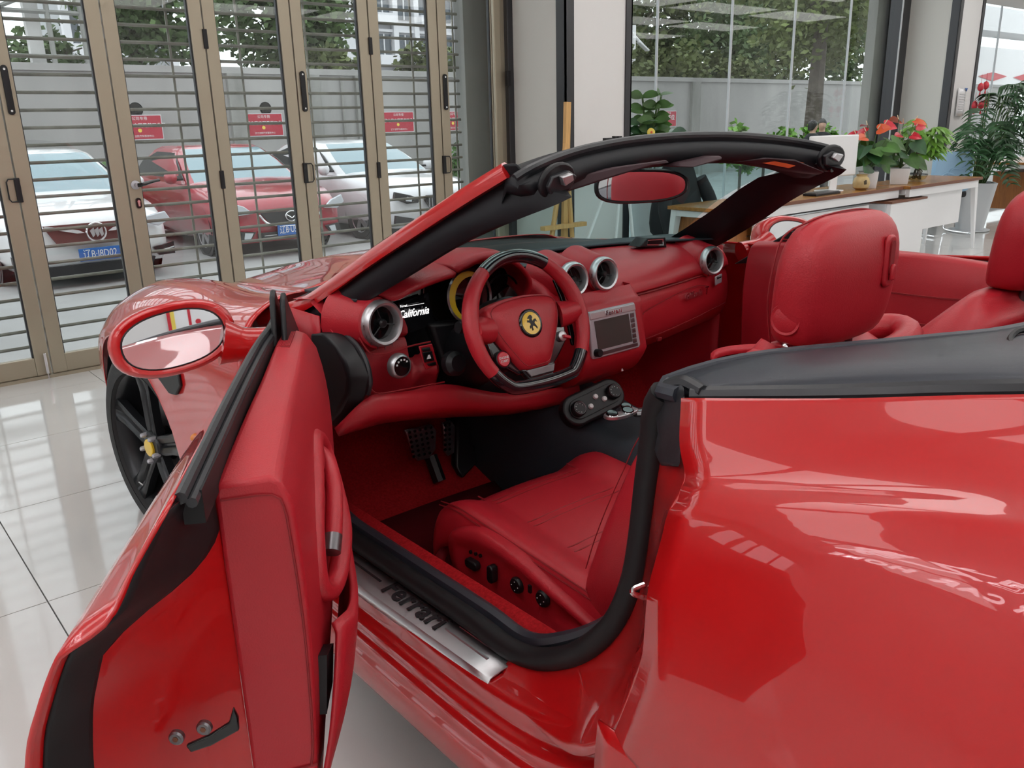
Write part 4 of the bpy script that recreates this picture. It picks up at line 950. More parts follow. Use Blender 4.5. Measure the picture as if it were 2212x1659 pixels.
# ---- passenger dash: lettering, plaque, seams
def dpt(x, z, h=.0): s = dsec(x); return Vector((x, s[9][0]-h-.006, z))
text('lettering', 'California', dpt(.485, .812, .004), Vector((1, .16, .02)), Vector((0, .05, 1)), .027, 'chrome', dash, depth=.004, shear=.35, sx=1.0, bold=.0008)
text('lettering', 'T', dpt(.568, .811, .006), Vector((1, .16, .02)), Vector((0, .05, 1)), .034, 'chrome', dash, depth=.003, shear=.25, bold=.0006)
MB().poly3([dpt(.625, .848, .003), dpt(.675, .852, .003), dpt(.675, .822, .003), dpt(.63, .818, .003)], (0, -.004, 0)).build('plaque', 'silver', dash, bevel=.002, fixn=True)
text('plaque_lettering', 'Ferrari', dpt(.652, .842, .0085), Vector((1, .2, .02)), Vector((0, 0, 1)), .011, 'black_print', dash, depth=.001)
MB().tube([dpt(.17, .745, .001), dpt(.19, .79, .003), dpt(.21, .808, .003), dpt(.35, .83, .003), dpt(.5, .838, .003), dpt(.58, .825, .003)], .0015, 5, 40).build('dash_seam', 'leather_seam', dash)
MB().tube([dpt(.14, .722, .0), dpt(.3, .727, .001), dpt(.5, .733, .001), dpt(.72, .745, .001)], .002, 5, 30).build('glovebox_gap', 'leather_seam', dash)
MB().box(dpt(.30, .705, -.01), (.02, .01, .012)).build('glovebox_latch', 'leather_seam', dash, smooth=False, bevel=.003)
# ---- driver's lower dash: rotary light switch, buttons, side cover
def lpt(u, v, y): return PY(u, v, y)
c = PY(862, 790, 1.50); n = Vector((.05, -1, .05)).normalized()
k_ = MB().lathe([(.030, -.006), (.030, .004), (.027, .012), (.0235, .014), (.023, .010)], 32, c, n, cap=False).build('light_switch', 'alu_vent', dash)
MB().lathe([(.0232, .008), (.022, .013), (0, .014)], 28, c, n).build('switch_face', 'gloss_black', k_)
for k in range(5):
    a = radians(40+k*30); MB().box(c+n*.0145+Vector((cos(a)*.016, 0, sin(a)*.016)), (.004, .0015, .004)).build('switch_mark', 'white_print', k_, smooth=False)
bp = MB().poly3([PY(903, 748, 1.495), PY(932, 742, 1.495), PY(945, 788, 1.495), PY(918, 798, 1.495)], (0, -.004, 0)).build('button_panel', 'leather', dash, bevel=.003, fixn=True)
for q in (((910, 752), (927, 749), (929, 757), (911, 759)), ((911, 761), (931, 758), (937, 778), (916, 783)), ((920, 786), (940, 781), (941, 788), (926, 791))):
    MB().poly3([PY(u, v, 1.489) for u, v in q], (0, -.004, 0)).build('button', 'gloss_black', bp, bevel=.0012, fixn=True)
MB().poly3([PY(u, v, 1.484) for u, v in ((922, 776), (931, 774), (928, 766), (925, 767))], (0, -.001, 0)).build('button_mark', 'white_print', bp, fixn=True)
sc_ = [(716, 716), (740, 716), (770, 745), (790, 780), (801, 815), (797, 850), (775, 890), (750, 915), (716, 922)]
MB().poly3([PX(u, v, -.725) for u, v in sc_], (-.04, .03, 0)).build('dash_end_cover', 'black', dash, bevel=.008, bseg=3, fixn=True)
MB().tube([PX(745, 722, -.722), PX(775, 752, -.722), PX(793, 790, -.722), PX(799, 825, -.722), PX(794, 850, -.722)], .007, 8, 20).build('cover_edge', 'rubber_grey', dash)
MB().tube([PY(775, 730, 1.515), PY(805, 765, 1.505), PY(860, 757, 1.50), PY(885, 748, 1.50), PY(930, 738, 1.50)], .002, 5, 30).build('dash_seam', 'leather_seam', dash)
MB().tube([PY(800, 838, 1.50), PY(818, 850, 1.49), PY(880, 840, 1.485), PY(960, 825, 1.485)], .002, 5, 24).build('dash_seam', 'leather_seam', dash)
MB().poly3([PY(865, 888, 1.50), PY(893, 873, 1.50), PY(897, 880, 1.50), PY(893, 889, 1.50)], (0, -.006, 0)).build('bonnet_release', 'black', dash, bevel=.001, fixn=True)
# knee bolster under the wheel
kb = [[PY(722, 925, 1.53), PY(800, 855, 1.50), PY(880, 845, 1.49), PY(965, 830, 1.50), PY(1100, 850, 1.52), PY(1250, 830, 1.50)], [PY(730, 940, 1.54), PY(820, 905, 1.50), PY(900, 895, 1.49), PY(980, 885, 1.50), PY(1110, 885, 1.52), PY(1255, 862, 1.52)], [PY(735, 940, 1.70), PY(820, 915, 1.66), PY(900, 905, 1.66), PY(980, 900, 1.66), PY(1110, 893, 1.66), PY(1255, 870, 1.66)]]
MB().grid(loft(kb, 36, 16)).build('knee_bolster', 'leather', dash, ang=70, solid=.004)
# ---- instrument binnacle: hood, cavity, dials
def arc_pts(L): return [PY(u, v, y) for u, v, y in L]
LIP = arc_pts([(838, 650, 1.52), (858, 648, 1.50), (900, 622, 1.475), (945, 602, 1.47), (986, 589, 1.485)])
BACK = [Vector((-.70, 1.62, .945)), Vector((-.655, 1.66, .985)), Vector((-.58, 1.70, 1.0)), Vector((-.52, 1.74, 1.0)), Vector((-.47, 1.76, .995))]
MID = [a.lerp(b, .45)+Vector((-.012, 0, .024)) for a, b in zip(LIP, BACK)]
bn = MB().grid(loft([LIP, [a.lerp(b, .18)+Vector((-.008, -.004, .018)) for a, b in zip(LIP, BACK)], MID, BACK], 24, 16)).build('binnacle_hood', 'leather', dash, solid=.012, soff=-1, ang=80)
LIP2 = arc_pts([(985, 586, 1.50), (1010, 572, 1.48), (1042, 556, 1.465), (1078, 549, 1.46), (1110, 560, 1.465), (1138, 584, 1.475), (1150, 612, 1.49), (1143, 640, 1.505), (1128, 658, 1.515)])
BK2 = [Vector((-.50, 1.74, .985)), Vector((-.46, 1.76, 1.0)), Vector((-.41, 1.77, 1.008)), Vector((-.34, 1.77, 1.008)), Vector((-.27, 1.76, 1.0)), Vector((-.22, 1.74, .985)), Vector((-.19, 1.72, .965)), Vector((-.18, 1.70, .945)), Vector((-.18, 1.68, .93))]
MB().grid(loft([LIP2, [a.lerp(b, .15)+(Vector((0, -.002, .014))) for a, b in zip(LIP2, BK2)], [a.lerp(b, .5)+Vector((0, 0, .018)) for a, b in zip(LIP2, BK2)], BK2], 40, 14)).build('binnacle_hood', 'leather', dash, solid=.012, soff=-1, ang=80)
MB().poly3([Vector((-.69, 1.585, .85)), Vector((-.69, 1.585, .93)), Vector((-.60, 1.60, .99)), Vector((-.48, 1.62, 1.0)), Vector((-.32, 1.62, 1.0)), Vector((-.2, 1.60, .97)), Vector((-.17, 1.58, .88)), Vector((-.2, 1.57, .80)), Vector((-.55, 1.57, .80))], (0, .05, 0)).build('binnacle_cavity', 'gloss_black', dash, fixn=True)
d0 = [PY(862, 655, 1.56), PY(925, 632, 1.575), PY(940, 700, 1.575), PY(868, 725, 1.56)]
dp = MB().poly3(d0, (0, .006, 0)).build('trip_display', 'screen_black', dash, fixn=True)
ex = (PY(925, 672, 1.57)-PY(865, 683, 1.555)).normalized(); ey = (PY(893, 650, 1.565)-PY(897, 700, 1.565)).normalized()
text('lettering', 'California', PY(893, 676, 1.558), ex, ey, .026, 'white_glow', dp, depth=.0006, shear=.35, bold=.0004)
MB().tube([PY(876, 662, 1.556), PY(916, 655, 1.562)], .0006, 4).build('display_line', 'white_glow', dp)
text('lettering', 'Ferrari', PY(872, 661, 1.555), ex, ey, .008, 'white_glow', dp, depth=.0006)
gc = PY(1012, 640, 1.545)
MB().lathe([(.066, 0), (.070, .006), (.066, .010), (.063, .006)], 40, gc, (0, -1, .12), cap=False).build('dial_ring', 'gunmetal', dash)
MB().lathe([(.063, .0), (.0, .001)], 36, gc, (0, -1, .12)).build('dial_face', 'yellow', dash)
MB().lathe([(.054, .0015), (.0, .0025)], 30, gc+Vector((.012, 0, -.006)), (0, -1, .12)).build('dial_centre', 'gloss_black', dash)
MB().lathe([(.055, 0), (.058, .006), (.054, .008)], 36, PY(1085, 640, 1.55), (0, -1, .12), cap=False).build('dial_ring', 'black', dash)
# ---- steering wheel
W0 = Vector((-.37, 1.332, .893)); A_ = radians(21)
wx = Vector((1, 0, 0)); wy = Vector((0, sin(A_), cos(A_))); wz = Vector((0, -cos(A_), sin(A_)))
def wp(a, b, h=0.): return W0+wx*a+wy*b+wz*h
def rimp(t):
    a = radians(t); x, y = .166*cos(a), .164*sin(a)
    if y < -.135: y = -.135-(abs(y)-.135)*.25
    return wp(x, y)
sw = empty('steering_wheel', W0, car)
def rimseg(t0, t1, m, n=26, r=.0165, name='rim_grip'):
    P = [rimp(t0+(t1-t0)*i/(n-1)) for i in range(n)]
    rr = [r]*4 if m == 'carbon' else [r*.98, r*1.12, r*1.22, r*1.12, r*.98]
    return MB().tube(P, rr, 14, up=tuple(wz)).build(name, m, sw)
rimseg(56, 124, 'carbon', name='rim_carbon'); rimseg(124, 214, 'leather'); rimseg(-34, 56, 'leather'); rimseg(214, 326, 'carbon', 40, name='rim_carbon')
ab = [(-.104, .032), (-.098, .052), (-.06, .064), (0, .068), (.06, .064), (.098, .052), (.104, .032), (.098, .0), (.075, -.045), (.045, -.092), (.03, -.103), (-.03, -.103), (-.045, -.092), (-.075, -.045), (-.098, 0)]
abp = cr([(x, y, 0) for x, y in ab], 48, True)
rg = []
for s, h in ((1.0, -.04), (1.0, -.014), (.97, -.004), (.9, .003), (.6, .008), (.2, .010)): rg.append([wp(p.x*s*1.06-.006, p.y*s*1.04-.008*(1-s), h) for p in abp])
MB().rings(rg).build('airbag_cover', 'leather', sw, fixn=True)
MB().tube([wp(p.x*.954-.006, p.y*.936, .0035) for p in abp], .0012, 5, closed=True).build('airbag_seam', 'leather_seam', sw)
eb = MB().lathe([(.034, .004), (.034, .011), (.030, .013), (.027, .0125)], 36, wp(-.004, 0), wz).build('emblem_ring', 'gloss_black', sw)
MB().lathe([(.0265, .012), (.0265, .0135), (0, .0135)], 36, wp(-.004, 0), wz).build('emblem', 'yellow', sw)
hs = [(-.003, -.017), (.001, -.016), (.0, -.009), (.004, -.006), (.009, -.010), (.012, -.015), (.014, -.012), (.011, -.006), (.008, -.001), (.012, .004), (.016, .0), (.014, .008), (.009, .008), (.004, .004), (.003, .009), (.006, .012), (.004, .017), (.001, .019), (-.005, .016), (-.009, .012), (-.007, .010), (-.003, .011), (-.005, .006), (-.010, .008), (-.012, .003), (-.009, .003), (-.004, .001), (-.003, -.004), (-.007, -.006), (-.008, -.012), (-.005, -.011), (-.003, -.007)]
MB().poly3([wp(x*1.05-.004, y*1.05, .0136) for x, y in hs], wz*.0008).build('emblem_horse', 'black_print', sw, fixn=True)
# spokes
for s in (-1, 1):
    MB().poly3([wp(s*x, y, -.034) for x, y in ((.085, .045), (.112, .03), (.122, -.02), (.118, -.055), (.085, -.085), (.05, -.112), (.035, -.10), (.09, -.01))], wz*.018).build('spoke', 'carbon', sw, bevel=.005, bseg=3, fixn=True)
    MB().tube([wp(s*.112, .008, -.022), wp(s*.138, .008, -.012), wp(s*.163, .012, .0)], [.034, .030, .024], 12, 8, up=tuple(wz)).build('thumb_grip', 'leather', sw)
MB().poly3([wp(x, y, -.024) for x, y in ((-.052, -.10), (.052, -.10), (.040, -.118), (.036, -.142), (-.036, -.142), (-.040, -.118))], wz*.020).build('lower_spoke', 'carbon', sw, bevel=.004, bseg=3, fixn=True)
MB().poly3([wp(x, y, -.004) for x, y in ((-.046, -.104), (.046, -.104), (.036, -.122), (-.036, -.122))], wz*.006).build('spoke_facet', 'gunmetal', sw, bevel=.002, fixn=True)
eb = MB().lathe([(.0185, 0), (.0185, .010), (.016, .013), (0, .013)], 28, wp(-.094, -.066, -.018), wz).build('start_button', 'red_plastic', sw)
MB().lathe([(.0205, .002), (.0205, .010), (.0185, .011)], 28, wp(-.094, -.066, -.018), wz, cap=False).build('start_ring', 'black', sw)
text('start_lettering', 'ENGINE', wp(-.094, -.063, -.0045), wx, wy, .0078, 'white_print', sw, depth=.0004)
text('start_lettering', 'START', wp(-.094, -.071, -.0045), wx, wy, .0078, 'white_print', sw, depth=.0004)
MB().lathe([(.013, 0), (.013, .008), (.010, .010), (0, .010)], 20, wp(.100, -.045, -.016), wz).build('mode_dial', 'alu_vent', sw)
MB().poly3([wp(.100+a, -.045+b, -.008) for a, b in ((-.004, .003), (.016, -.004), (.016, -.012), (-.004, -.005))], wz*.010).build('mode_lever', 'red_plastic', sw, bevel=.0015, fixn=True)
for s in (-1, 1):
    MB().poly3([wp(s*x, y, -.035) for x, y in ((.135, .095), (.142, .098), (.156, .06), (.160, .0), (.156, -.05), (.146, -.075), (.140, -.07), (.146, .0), (.143, .05))], wz*.008).build('shift_paddle', 'gloss_black', sw, bevel=.002, fixn=True)
MB().lathe([(.085, -.12), (.08, -.06), (.06, -.045), (.02, -.045)], 30, W0, wz).build('column_shroud', 'black', sw)
MB().tube([wp(0, -.01, -.05), wp(0, -.02, -.2), wp(0, -.03, -.36)], [.07, .085, .1], 16, 6).build('steering_column', 'black', sw)
MB().lathe([(.03, 0), (.03, .02), (.02, .03), (.012, .03)], 20, PY(975, 785, 1.47), (0, -1, .2)).build('column_lock', 'black', sw)
MB().tube([wp(-.04, .02, -.06), wp(-.11, .022, -.055), wp(-.165, .03, -.05)], [.012, .012, .014], 10, 8).build('indicator_stalk', 'black', sw)
MB().poly3([PY(u, v, 1.56) for u, v in ((930, 700), (1010, 690), (1130, 680), (1180, 760), (1170, 850), (1080, 885), (965, 885), (962, 800))], (0, .06, 0)).build('column_surround', 'black', sw, bevel=.01, fixn=True)
# ---- console: climate pod, gear buttons on a bridge
pc = PY(1283, 868, 1.40); pn = Vector((-.18, -.80, .57)).normalized(); pxx = (PY(1335, 842, 1.40)-PY(1235, 890, 1.40)); pxx = (pxx-pn*pxx.dot(pn)).normalized(); pyy = pn.cross(pxx)
if pyy.z < 0: pyy = -pyy
def pp(a, b, h=0.): return pc+pxx*a+pyy*b+pn*h
pod = MB().poly3([pp(x, y, -.03) for x, y in rrect(.205, .088, .042, 7)], pn*.034).build('climate_pod', 'black', car, bevel=.006, bseg=3, fixn=True)
MB().poly3([pp(x, y, .004) for x, y in rrect(.17, .056, .027, 7)], pn*.004).build('climate_panel', 'black', pod, bevel=.001, fixn=True)
for s in (-1, 1):
    MB().lathe([(.021, .006), (.021, .020), (.018, .024), (.016, .022), (0, .022)], 28, pp(s*.062, 0, 0), pn).build('climate_dial', 'black', pod)
    MB().lathe([(.0185, .0225), (.0175, .0245), (.0165, .0225)], 28, pp(s*.062, 0, 0), pn, cap=False).build('dial_rim', 'silver', pod)
    for k in range(7):
        a = radians(20+k*40); MB().box(pp(s*.062+.012*cos(a), .012*sin(a), .0225), (.0022, .0022, .0016)).build('dial_mark', 'white_print', pod, smooth=False)
for a, b in ((-.022, -.008), (.006, .010), (.028, -.006)):
    MB().lathe([(.0075, .006), (.0075, .012), (.0055, .015), (0, .015)], 16, pp(a, b, 0), pn).build('climate_button', 'white_print', pod)
bc = PZ(1340, 897, .615)
bx = (PZ(1372, 884, .615)-PZ(1308, 905, .615)); bx.z = 0; bx.normalize(); by = Vector((-bx.y, bx.x, 0)); bz = Vector((-.1, -.25, 1)).normalized()
br = empty('gear_bridge', bc, car)
bpts = [(-.052, -.006), (-.05, .012), (-.036, .020), (-.02, .012), (0, .004), (.016, .012), (.028, .030), (.046, .036), (.056, .022), (.052, .002), (.045, -.02), (.0, -.028), (-.036, -.022)]
MB().poly3([bc+bx*p.x+by*p.y for p in cr([(a, b, 0) for a, b in bpts], 40, True)], bz*.012).build('bridge_plate', 'alu_vent', br, bevel=.003, bseg=3, fixn=True)
for a, b in ((-.034, -.001), (.034, .014), (.012, -.012)):
    MB().lathe([(.015, .008), (.015, .014), (.0125, .018), (0, .0175)], 24, bc+bx*a+by*b, bz).build('gear_button', 'gloss_black', br)
    MB().lathe([(.0162, .010), (.0162, .0155), (.0152, .0165)], 24, bc+bx*a+by*b, bz, cap=False).build('button_rim', 'chrome', br)
MB().tube([bc+bx*.04-by*.01, bc+bx*.10-by*.035-Vector((0, .0, .005)), bc+bx*.2-by*.08-Vector((0, 0, .03))], .022, 10, 8, ry=.010).build('bridge_arm', 'gunmetal', br)
MB().tube([PZ(1263, 928, .52), PZ(1263, 918, .53), PZ(1266, 915, .535), PZ(1287, 907, .545)], .0016, 6).build('console_trim', 'chrome', car)
# ---- pedals
def pedal(pts, y, name):
    a = MB().poly3([PY(u, v, y) for u, v in pts], (0, -.012, -.006)).build(name, 'alu', car, bevel=.003, fixn=True); return a
pb = pedal(((872, 928), (930, 915), (938, 925), (936, 965), (922, 984), (898, 990), (890, 982)), 1.83, 'brake_pedal')
hole = MB().lathe([(.0045, 0), (.0045, .004)], 8, (0, 0, 0), (0, -1, -.4))
h0 = None
for i in range(5):
    for j in range(6):
        u, v = 884+i*11.5+j*1.8, 933+j*10.5-i*2.6
        if (v > 978 and i > 3) or u > 935: continue
        p = PY(u, v, 1.815)+Vector((0, 0, 0))
        if h0 is None: h0 = MB().add([q+p for q in hole.v], hole.f).build('pedal_hole', 'black', pb, loc=p); o = h0
        else: o = h0.copy(); COL.objects.link(o); o.parent = pb; o.matrix_parent_inverse = h0.matrix_parent_inverse.copy(); o.location = p
pa = pedal(((953, 912), (972, 906), (978, 915), (977, 972), (962, 980), (957, 972)), 1.83, 'accelerator_pedal')
for i in range(2):
    for j in range(6):
        p = PY(961+i*9.5, 918+j*10.5-i*1.5, 1.815); o = h0.copy(); COL.objects.link(o); o.parent = pa; o.matrix_parent_inverse = h0.matrix_parent_inverse.copy(); o.location = p
MB().tube([PY(930, 985, 1.84), PY(950, 1040, 1.80)], .02, 8).build('pedal_arm', 'black', car)
MB().poly3([PY(988, 900, 1.86), PY(1020, 890, 1.86), PY(1032, 1000, 1.80), PY(1000, 1035, 1.78), PY(985, 1010, 1.80)], (0, .03, 0)).build('pedal_side_guard', 'black', car, bevel=.006, fixn=True)
MB().tube([PY(1027, 897, 1.85), PY(1034, 950, 1.82)], .002, 5).build('footwell_lamp', 'amber', car)
# ---- interior mirror and sun visors
mc = PX(1386, 402, 0.); mn = Vector((-.61, -.79, -.015)).normalized(); mx = Vector((0, 0, 1)).cross(mn).normalized(); my = mn.cross(mx)
def mring(a, b, off, N=36):
    out = []
    for k in range(N):
        t = 2*pi*k/N; cx, sx = cos(t), sin(t)
        out.append(mc+mx*(abs(cx)**.7*(1 if cx > 0 else -1)*a)+my*(abs(sx)**.75*(1 if sx > 0 else -1)*b*(1-.10*cx))+mn*off)
    return out
im = MB().rings([mring(.108, .034, .002), mring(.114, .039, .003), mring(.119, .043, -.004), mring(.114, .042, -.02), mring(.08, .03, -.04), mring(.03, .015, -.045)]).build('interior_mirror', 'black', car, fixn=True)
MB().rings([mring(.109, .035, .003), mring(.109, .035, .0045)]).build('mirror_glass', 'mirror', im, fixn=True, ang=20)
MB().tube([mc-mn*.03, mc-mn*.04+Vector((0, .03, .04)), Vector((mc.x, 1.30, 1.262))], .012, 8, 8).build('mirror_stalk', 'black', im)
M['visor'] = mat('dark_visor', (.045, .02, .026), .6)
def visor(u0, u1, pts, x, name='sun_visor'): return None
vl = [PX(1203, 421, -.42), PX(1260, 404, -.37), PX(1330, 381, -.30), PX(1410, 357, -.22), PX(1448, 351, -.18), PX(1440, 345, -.18), PX(1330, 360, -.30), PX(1230, 385, -.40)]
MB().poly3(vl, (0, .09, -.012)).build('sun_visor', 'visor', car, bevel=.005, fixn=True)
vr = [PX(1582, 350, .20), PX(1660, 341, .28), PX(1720, 345, .36), PX(1785, 372, .46), PX(1770, 378, .46), PX(1700, 366, .36), PX(1640, 356, .28)]
v2 = MB().poly3(vr, (0, .09, .004)).build('sun_visor', 'visor', car, bevel=.005, fixn=True)
MB().poly3([PX(1644, 352, .275)+Vector((0, -.006, 0)), PX(1690, 345, .33)+Vector((0, -.006, 0)), PX(1733, 351, .39)+Vector((0, -.006, 0)), PX(1700, 363, .35)+Vector((0, -.006, 0))], (0, .004, 0)).build('visor_label', 'flower_or', v2, fixn=True)
MB().poly3([PX(1465, 351, -.05), PX(1560, 336, .06), PX(1562, 345, .06), PX(1500, 362, -.03), PX(1468, 360, -.06)], (0, .07, .0)).build('header_console', 'visor', car, bevel=.005, fixn=True)
# ================================================================== SEATS
def build_seat(cx, left):
    y_off = 0 if left else -.055
    s = empty('seat', (cx, 1.0, .2), car)
    sg = 1 if left else -1
    Q = lambda x, y, z: Vector((cx+sg*x, y+y_off, z))         # x grows inboard
    fl = (lambda m: m) 
    # cushion surface rows run front to back across x
    def cz(x, y):
        t = (y-.82)/.62; a = abs(x)
        b = max(0, (a-.13)/.10); b = min(b, 1)
        return .425+.05*t+.035*(b*b*(3-2*b))*(1 if x > 0 else .85)-(.05*max(0, (y-1.36)/.12)**2)
    rows = []
    for x in (-.262, -.26, -.25, -.235, -.20, -.16, -.13, -.08, 0, .08, .13, .16, .20, .235, .255, .265, .267):
        r = []
        for y in (.84, .92, 1.0, 1.08, 1.16, 1.24, 1.32, 1.39, 1.44, 1.475):
            yy = .84+(y-.84)*(1-.05*(abs(x)/.26)**2)*.94
            z = cz(max(-.235, min(.235, x)), y)
            if abs(x) >= .26: z -= .10 if abs(x) > .261 else .05
            elif abs(x) > .24: z -= .014
            r.append(Q(x, yy, z))
        e = r[-1]; r += [e+Vector((0, .022, -.03)), e+Vector((0, .022, -.07)), e+Vector((0, .0, -.13))]
        rows.append(r)
    MB().grid(loft(rows, 50, 50), flip=not left).build('cushion', 'leather', s, ang=80, solid=.004)
    for y in (1.385, 1.365, 1.245, 1.222, 1.10, 1.077, .97):
        p = [Q(x, .84+(y-.84)*(1-.05*(abs(x)/.26)**2)*.94, cz(x, y)+.0008) for x in (-.145, -.10, -.05, 0, .05, .10, .145)]
        MB().tube(p, .0022, 5, 20).build('cushion_seam', 'leather_seam', s)
    for x in (-.15, .15):
        MB().tube([Q(x, y, cz(x, y)+.0008) for y in (.9, 1.0, 1.1, 1.2, 1.3, 1.39)], .002, 5, 30).build('cushion_seam', 'leather_seam', s)
    for dx, dz in ((-.249, -.006), (-.255, -.013)):
        MB().tube([Q(dx, y*.985+.008, cz(-.235, y)+dz) for y in (.87, .95, 1.05, 1.15, 1.25, 1.35, 1.42)], .0016, 5, 40).build('cushion_piping', 'leather_seam', s)
    # backrest
    def by(z): return .875-.42*(z-.42)
    rows = []
    for z in (.40, .46, .54, .62, .70, .78, .86, .93, .97, .985):
        k = 1 if z < .86 else 1-((z-.86)/.125)**2*.45
        w = (.25+.03*sin(pi*min(1, (z-.40)/.5)))*k; y = by(z); b = (.085 if z < .82 else .085*(1-(z-.82)/.2))*(.55 if z < .45 else 1)
        th = .10 if z < .97 else .04
        rows.append([Q(-w+.01, y-th, z), Q(-w-.006, y-th*.4, z), Q(-w, y+b*.55, z), Q(-w+.025, y+b, z), Q(-w+.065, y+b*.8, z), Q(-w+.10, y+b*.22, z), Q(-w*.5, y, z), Q(0, y-.006, z), Q(w*.5, y, z), Q(w-.10, y+b*.22, z), Q(w-.065, y+b*.8, z), Q(w-.025, y+b, z), Q(w, y+b*.55, z), Q(w+.006, y-th*.4, z), Q(w-.01, y-th, z), Q(0, y-th-.02, z)])
    cols = [cr([r[i] for r in rows], 34) for i in range(16)]
    MB().rings([[c[j] for c in cols] for j in range(34)]).build('backrest', 'leather', s, ang=80, fixn=True, sub=1)
    for e in (0, 1):
        w = [(-.262 if e == 0 else .262)]
        p = []
        for z in (.50, .58, .66, .74, .82, .90):
            ww = (.25+.03*sin(pi*min(1, (z-.40)/.5))); sx = -1 if e == 0 else 1
            p.append(Q(sx*(ww-.028), by(z)+(.0875 if z < .82 else .0875*(1-(z-.82)/.2)), z))
        MB().tube(p, .0011, 5, 30).build('bolster_seam', 'leather_seam', s)
    # headrest and posts
    def hy(z): return .60-.10*(z-.98)
    rs = []
    for z, w, f, r in ((.982, .07, .045, -.02), (.986, .10, .055, -.042), (1.0, .118, .058, -.055), (1.03, .126, .058, -.06), (1.07, .132, .058, -.06), (1.12, .136, .056, -.058), (1.155, .130, .05, -.05), (1.18, .112, .038, -.038), (1.192, .085, .022, -.024), (1.196, .05, .01, -.01)):
        y = hy(z); ring = []
        for k in range(28):
            t = 2*pi*k/28; cx_, sx_ = cos(t), sin(t)
            xx = abs(cx_)**.62*(1 if cx_ > 0 else -1)*w; yy = abs(sx_)**.62*(f if sx_ > 0 else r*-1*-1*-1)
            yy = abs(sx_)**.62*f if sx_ > 0 else abs(sx_)**.62*r
            ring.append(Q(xx, y+yy, z))
        rs.append(ring)
    MB().rings(rs).build('headrest', 'leather', s, fixn=True, ang=80, sub=1)
    hr = MB().tube([Q(-.137+.004*k, 0, 0)*0+Q(x, hy(z)+dy, z) for k, (x, dy, z) in enumerate(((-.115, .032, .99), (-.137, .034, 1.06), (-.14, .032, 1.12), (-.128, .03, 1.165), (-.10, .01, 1.186), (-.05, .0, 1.196), (.03, -.004, 1.197), (.09, -.01, 1.188)))], .0016, 5, 40); hr.build('headrest_seam', 'leather_seam', s)
    fp = [(-.105, .035, .985), (-.12, .04, .955), (-.115, .038, .915), (-.09, .02, .90)]
    MB().tube([Q(x, hy(z)+dy, z) for x, dy, z in fp], [.02, .026, .026, .018], 10, 14, ry=None).build('headrest_wing', 'leather', s)
    b = Q(-.122, hy(1.035)+.006, 1.035)
    MB().lathe([(.025, -.006), (.027, .0), (.025, .004), (.021, .003), (.019, .004), (0, .005)], 26, b, Q(-1, 1.0, 1.0)-Q(0, 1.08, 1.0)).build('headrest_button', 'leather', s)
    hk = Q(.050, hy(1.11)-.054, 1.115)
    MB().poly3([hk+Vector((sg*a, 0, c)) for a, c in rrect(.030, .085, .012)], (0, -.008, 0)).build('coat_hook_frame', 'leather', s, bevel=.004, bseg=3, fixn=True)
    MB().poly3([hk+Vector((sg*a, -.0085, c+.006)) for a, c in rrect(.013, .055, .006)], (0, -.002, 0)).build('coat_hook_slot', 'leather_seam', s, fixn=True)
    MB().poly3([hk+Vector((sg*a, -.010, c)) for a, c in ((-.006, -.03), (.006, -.03), (.006, -.012), (.003, -.004), (-.003, -.004), (-.006, -.012))], (0, -.006, 0)).build('coat_hook', 'leather', s, bevel=.002, fixn=True)
    for x in (-.055, .05): MB().tube([Q(x, hy(1.0)-.015, 1.02), Q(x, hy(.93)-.02, .92)], .0065, 8).build('headrest_post', 'gunmetal', s)
    # side shield with switches
    prof = [(1.35, .40), (1.345, .435), (1.31, .458), (1.25, .478), (1.19, .480), (1.10, .470), (1.0, .445), (.90, .42), (.85, .405), (.85, .37), (.92, .345), (1.05, .315), (1.2, .305), (1.29, .315), (1.335, .35)]
    P = cr([(0, y, z) for y, z in prof], 44, True); o = Vector((0, 1.1, .39))
    rg = [[Q(-.235, p.y, p.z) for p in P], [Q(-.268, p.y, p.z) for p in P], [Q(-.279, o.y+(p.y-o.y)*.97, o.z+(p.z-o.z)*.92) for p in P], [Q(-.281, o.y+(p.y-o.y)*.85, o.z+(p.z-o.z)*.72) for p in P], [Q(-.275, o.y+(p.y-o.y)*.8, o.z+(p.z-o.z)*.6) for p in P], [Q(-.275, o.y+(p.y-o.y)*.3, o.z+(p.z-o.z)*.2) for p in P]]
    MB().rings(rg).build('side_shield', 'leather', s, fixn=True, ang=80)
    if left:
        X0 = cx-.277
        for u, v in ((1018, 1192), (1029, 1196), (1039, 1200)): MB().lathe([(.0045, 0), (.0045, .004)], 12, PX(u, v, X0), (-1, 0, 0)).build('memory_button', 'black', s)
        c = PX(1027, 1216, X0); MB().poly3([c+Vector((0, -a, b)) for a, b in rrect(.042, .022, .009)], (-.016, 0, 0)).build('seat_switch', 'black', s, bevel=.003, fixn=True)
        c = PX(1070, 1236, X0); MB().poly3([c+Vector((0, -a, b)) for a, b in rrect(.020, .042, .009)], (-.018, 0, 0)).build('seat_switch', 'black', s, bevel=.003, fixn=True)
        for u, v in ((1119, 1263), (1175, 1292)):
            c = PX(u, v, X0); a = MB().lathe([(.0185, 0), (.0185, .005), (.016, .009), (0, .010)], 24, c, (-1, 0, 0)).build('seat_switch', 'black', s)
            for k in range(4): MB().lathe([(.0012, 0), (.0012, .001)], 6, c+Vector((-.0095, .010*cos(k*pi/2), .010*sin(k*pi/2))), (-1, 0, 0)).build('switch_dot', 'white_print', s)
        c = PX(1145, 1272, X0); MB().box(c, (.006, .008, .017)).build('seat_switch', 'black', s, smooth=False)
    MB().box2((cx-.235, .88+y_off, .2), (cx+.235, 1.395+y_off, .40)).build('seat_base', 'leather_seam', s, smooth=False, bevel=.02)
    return s
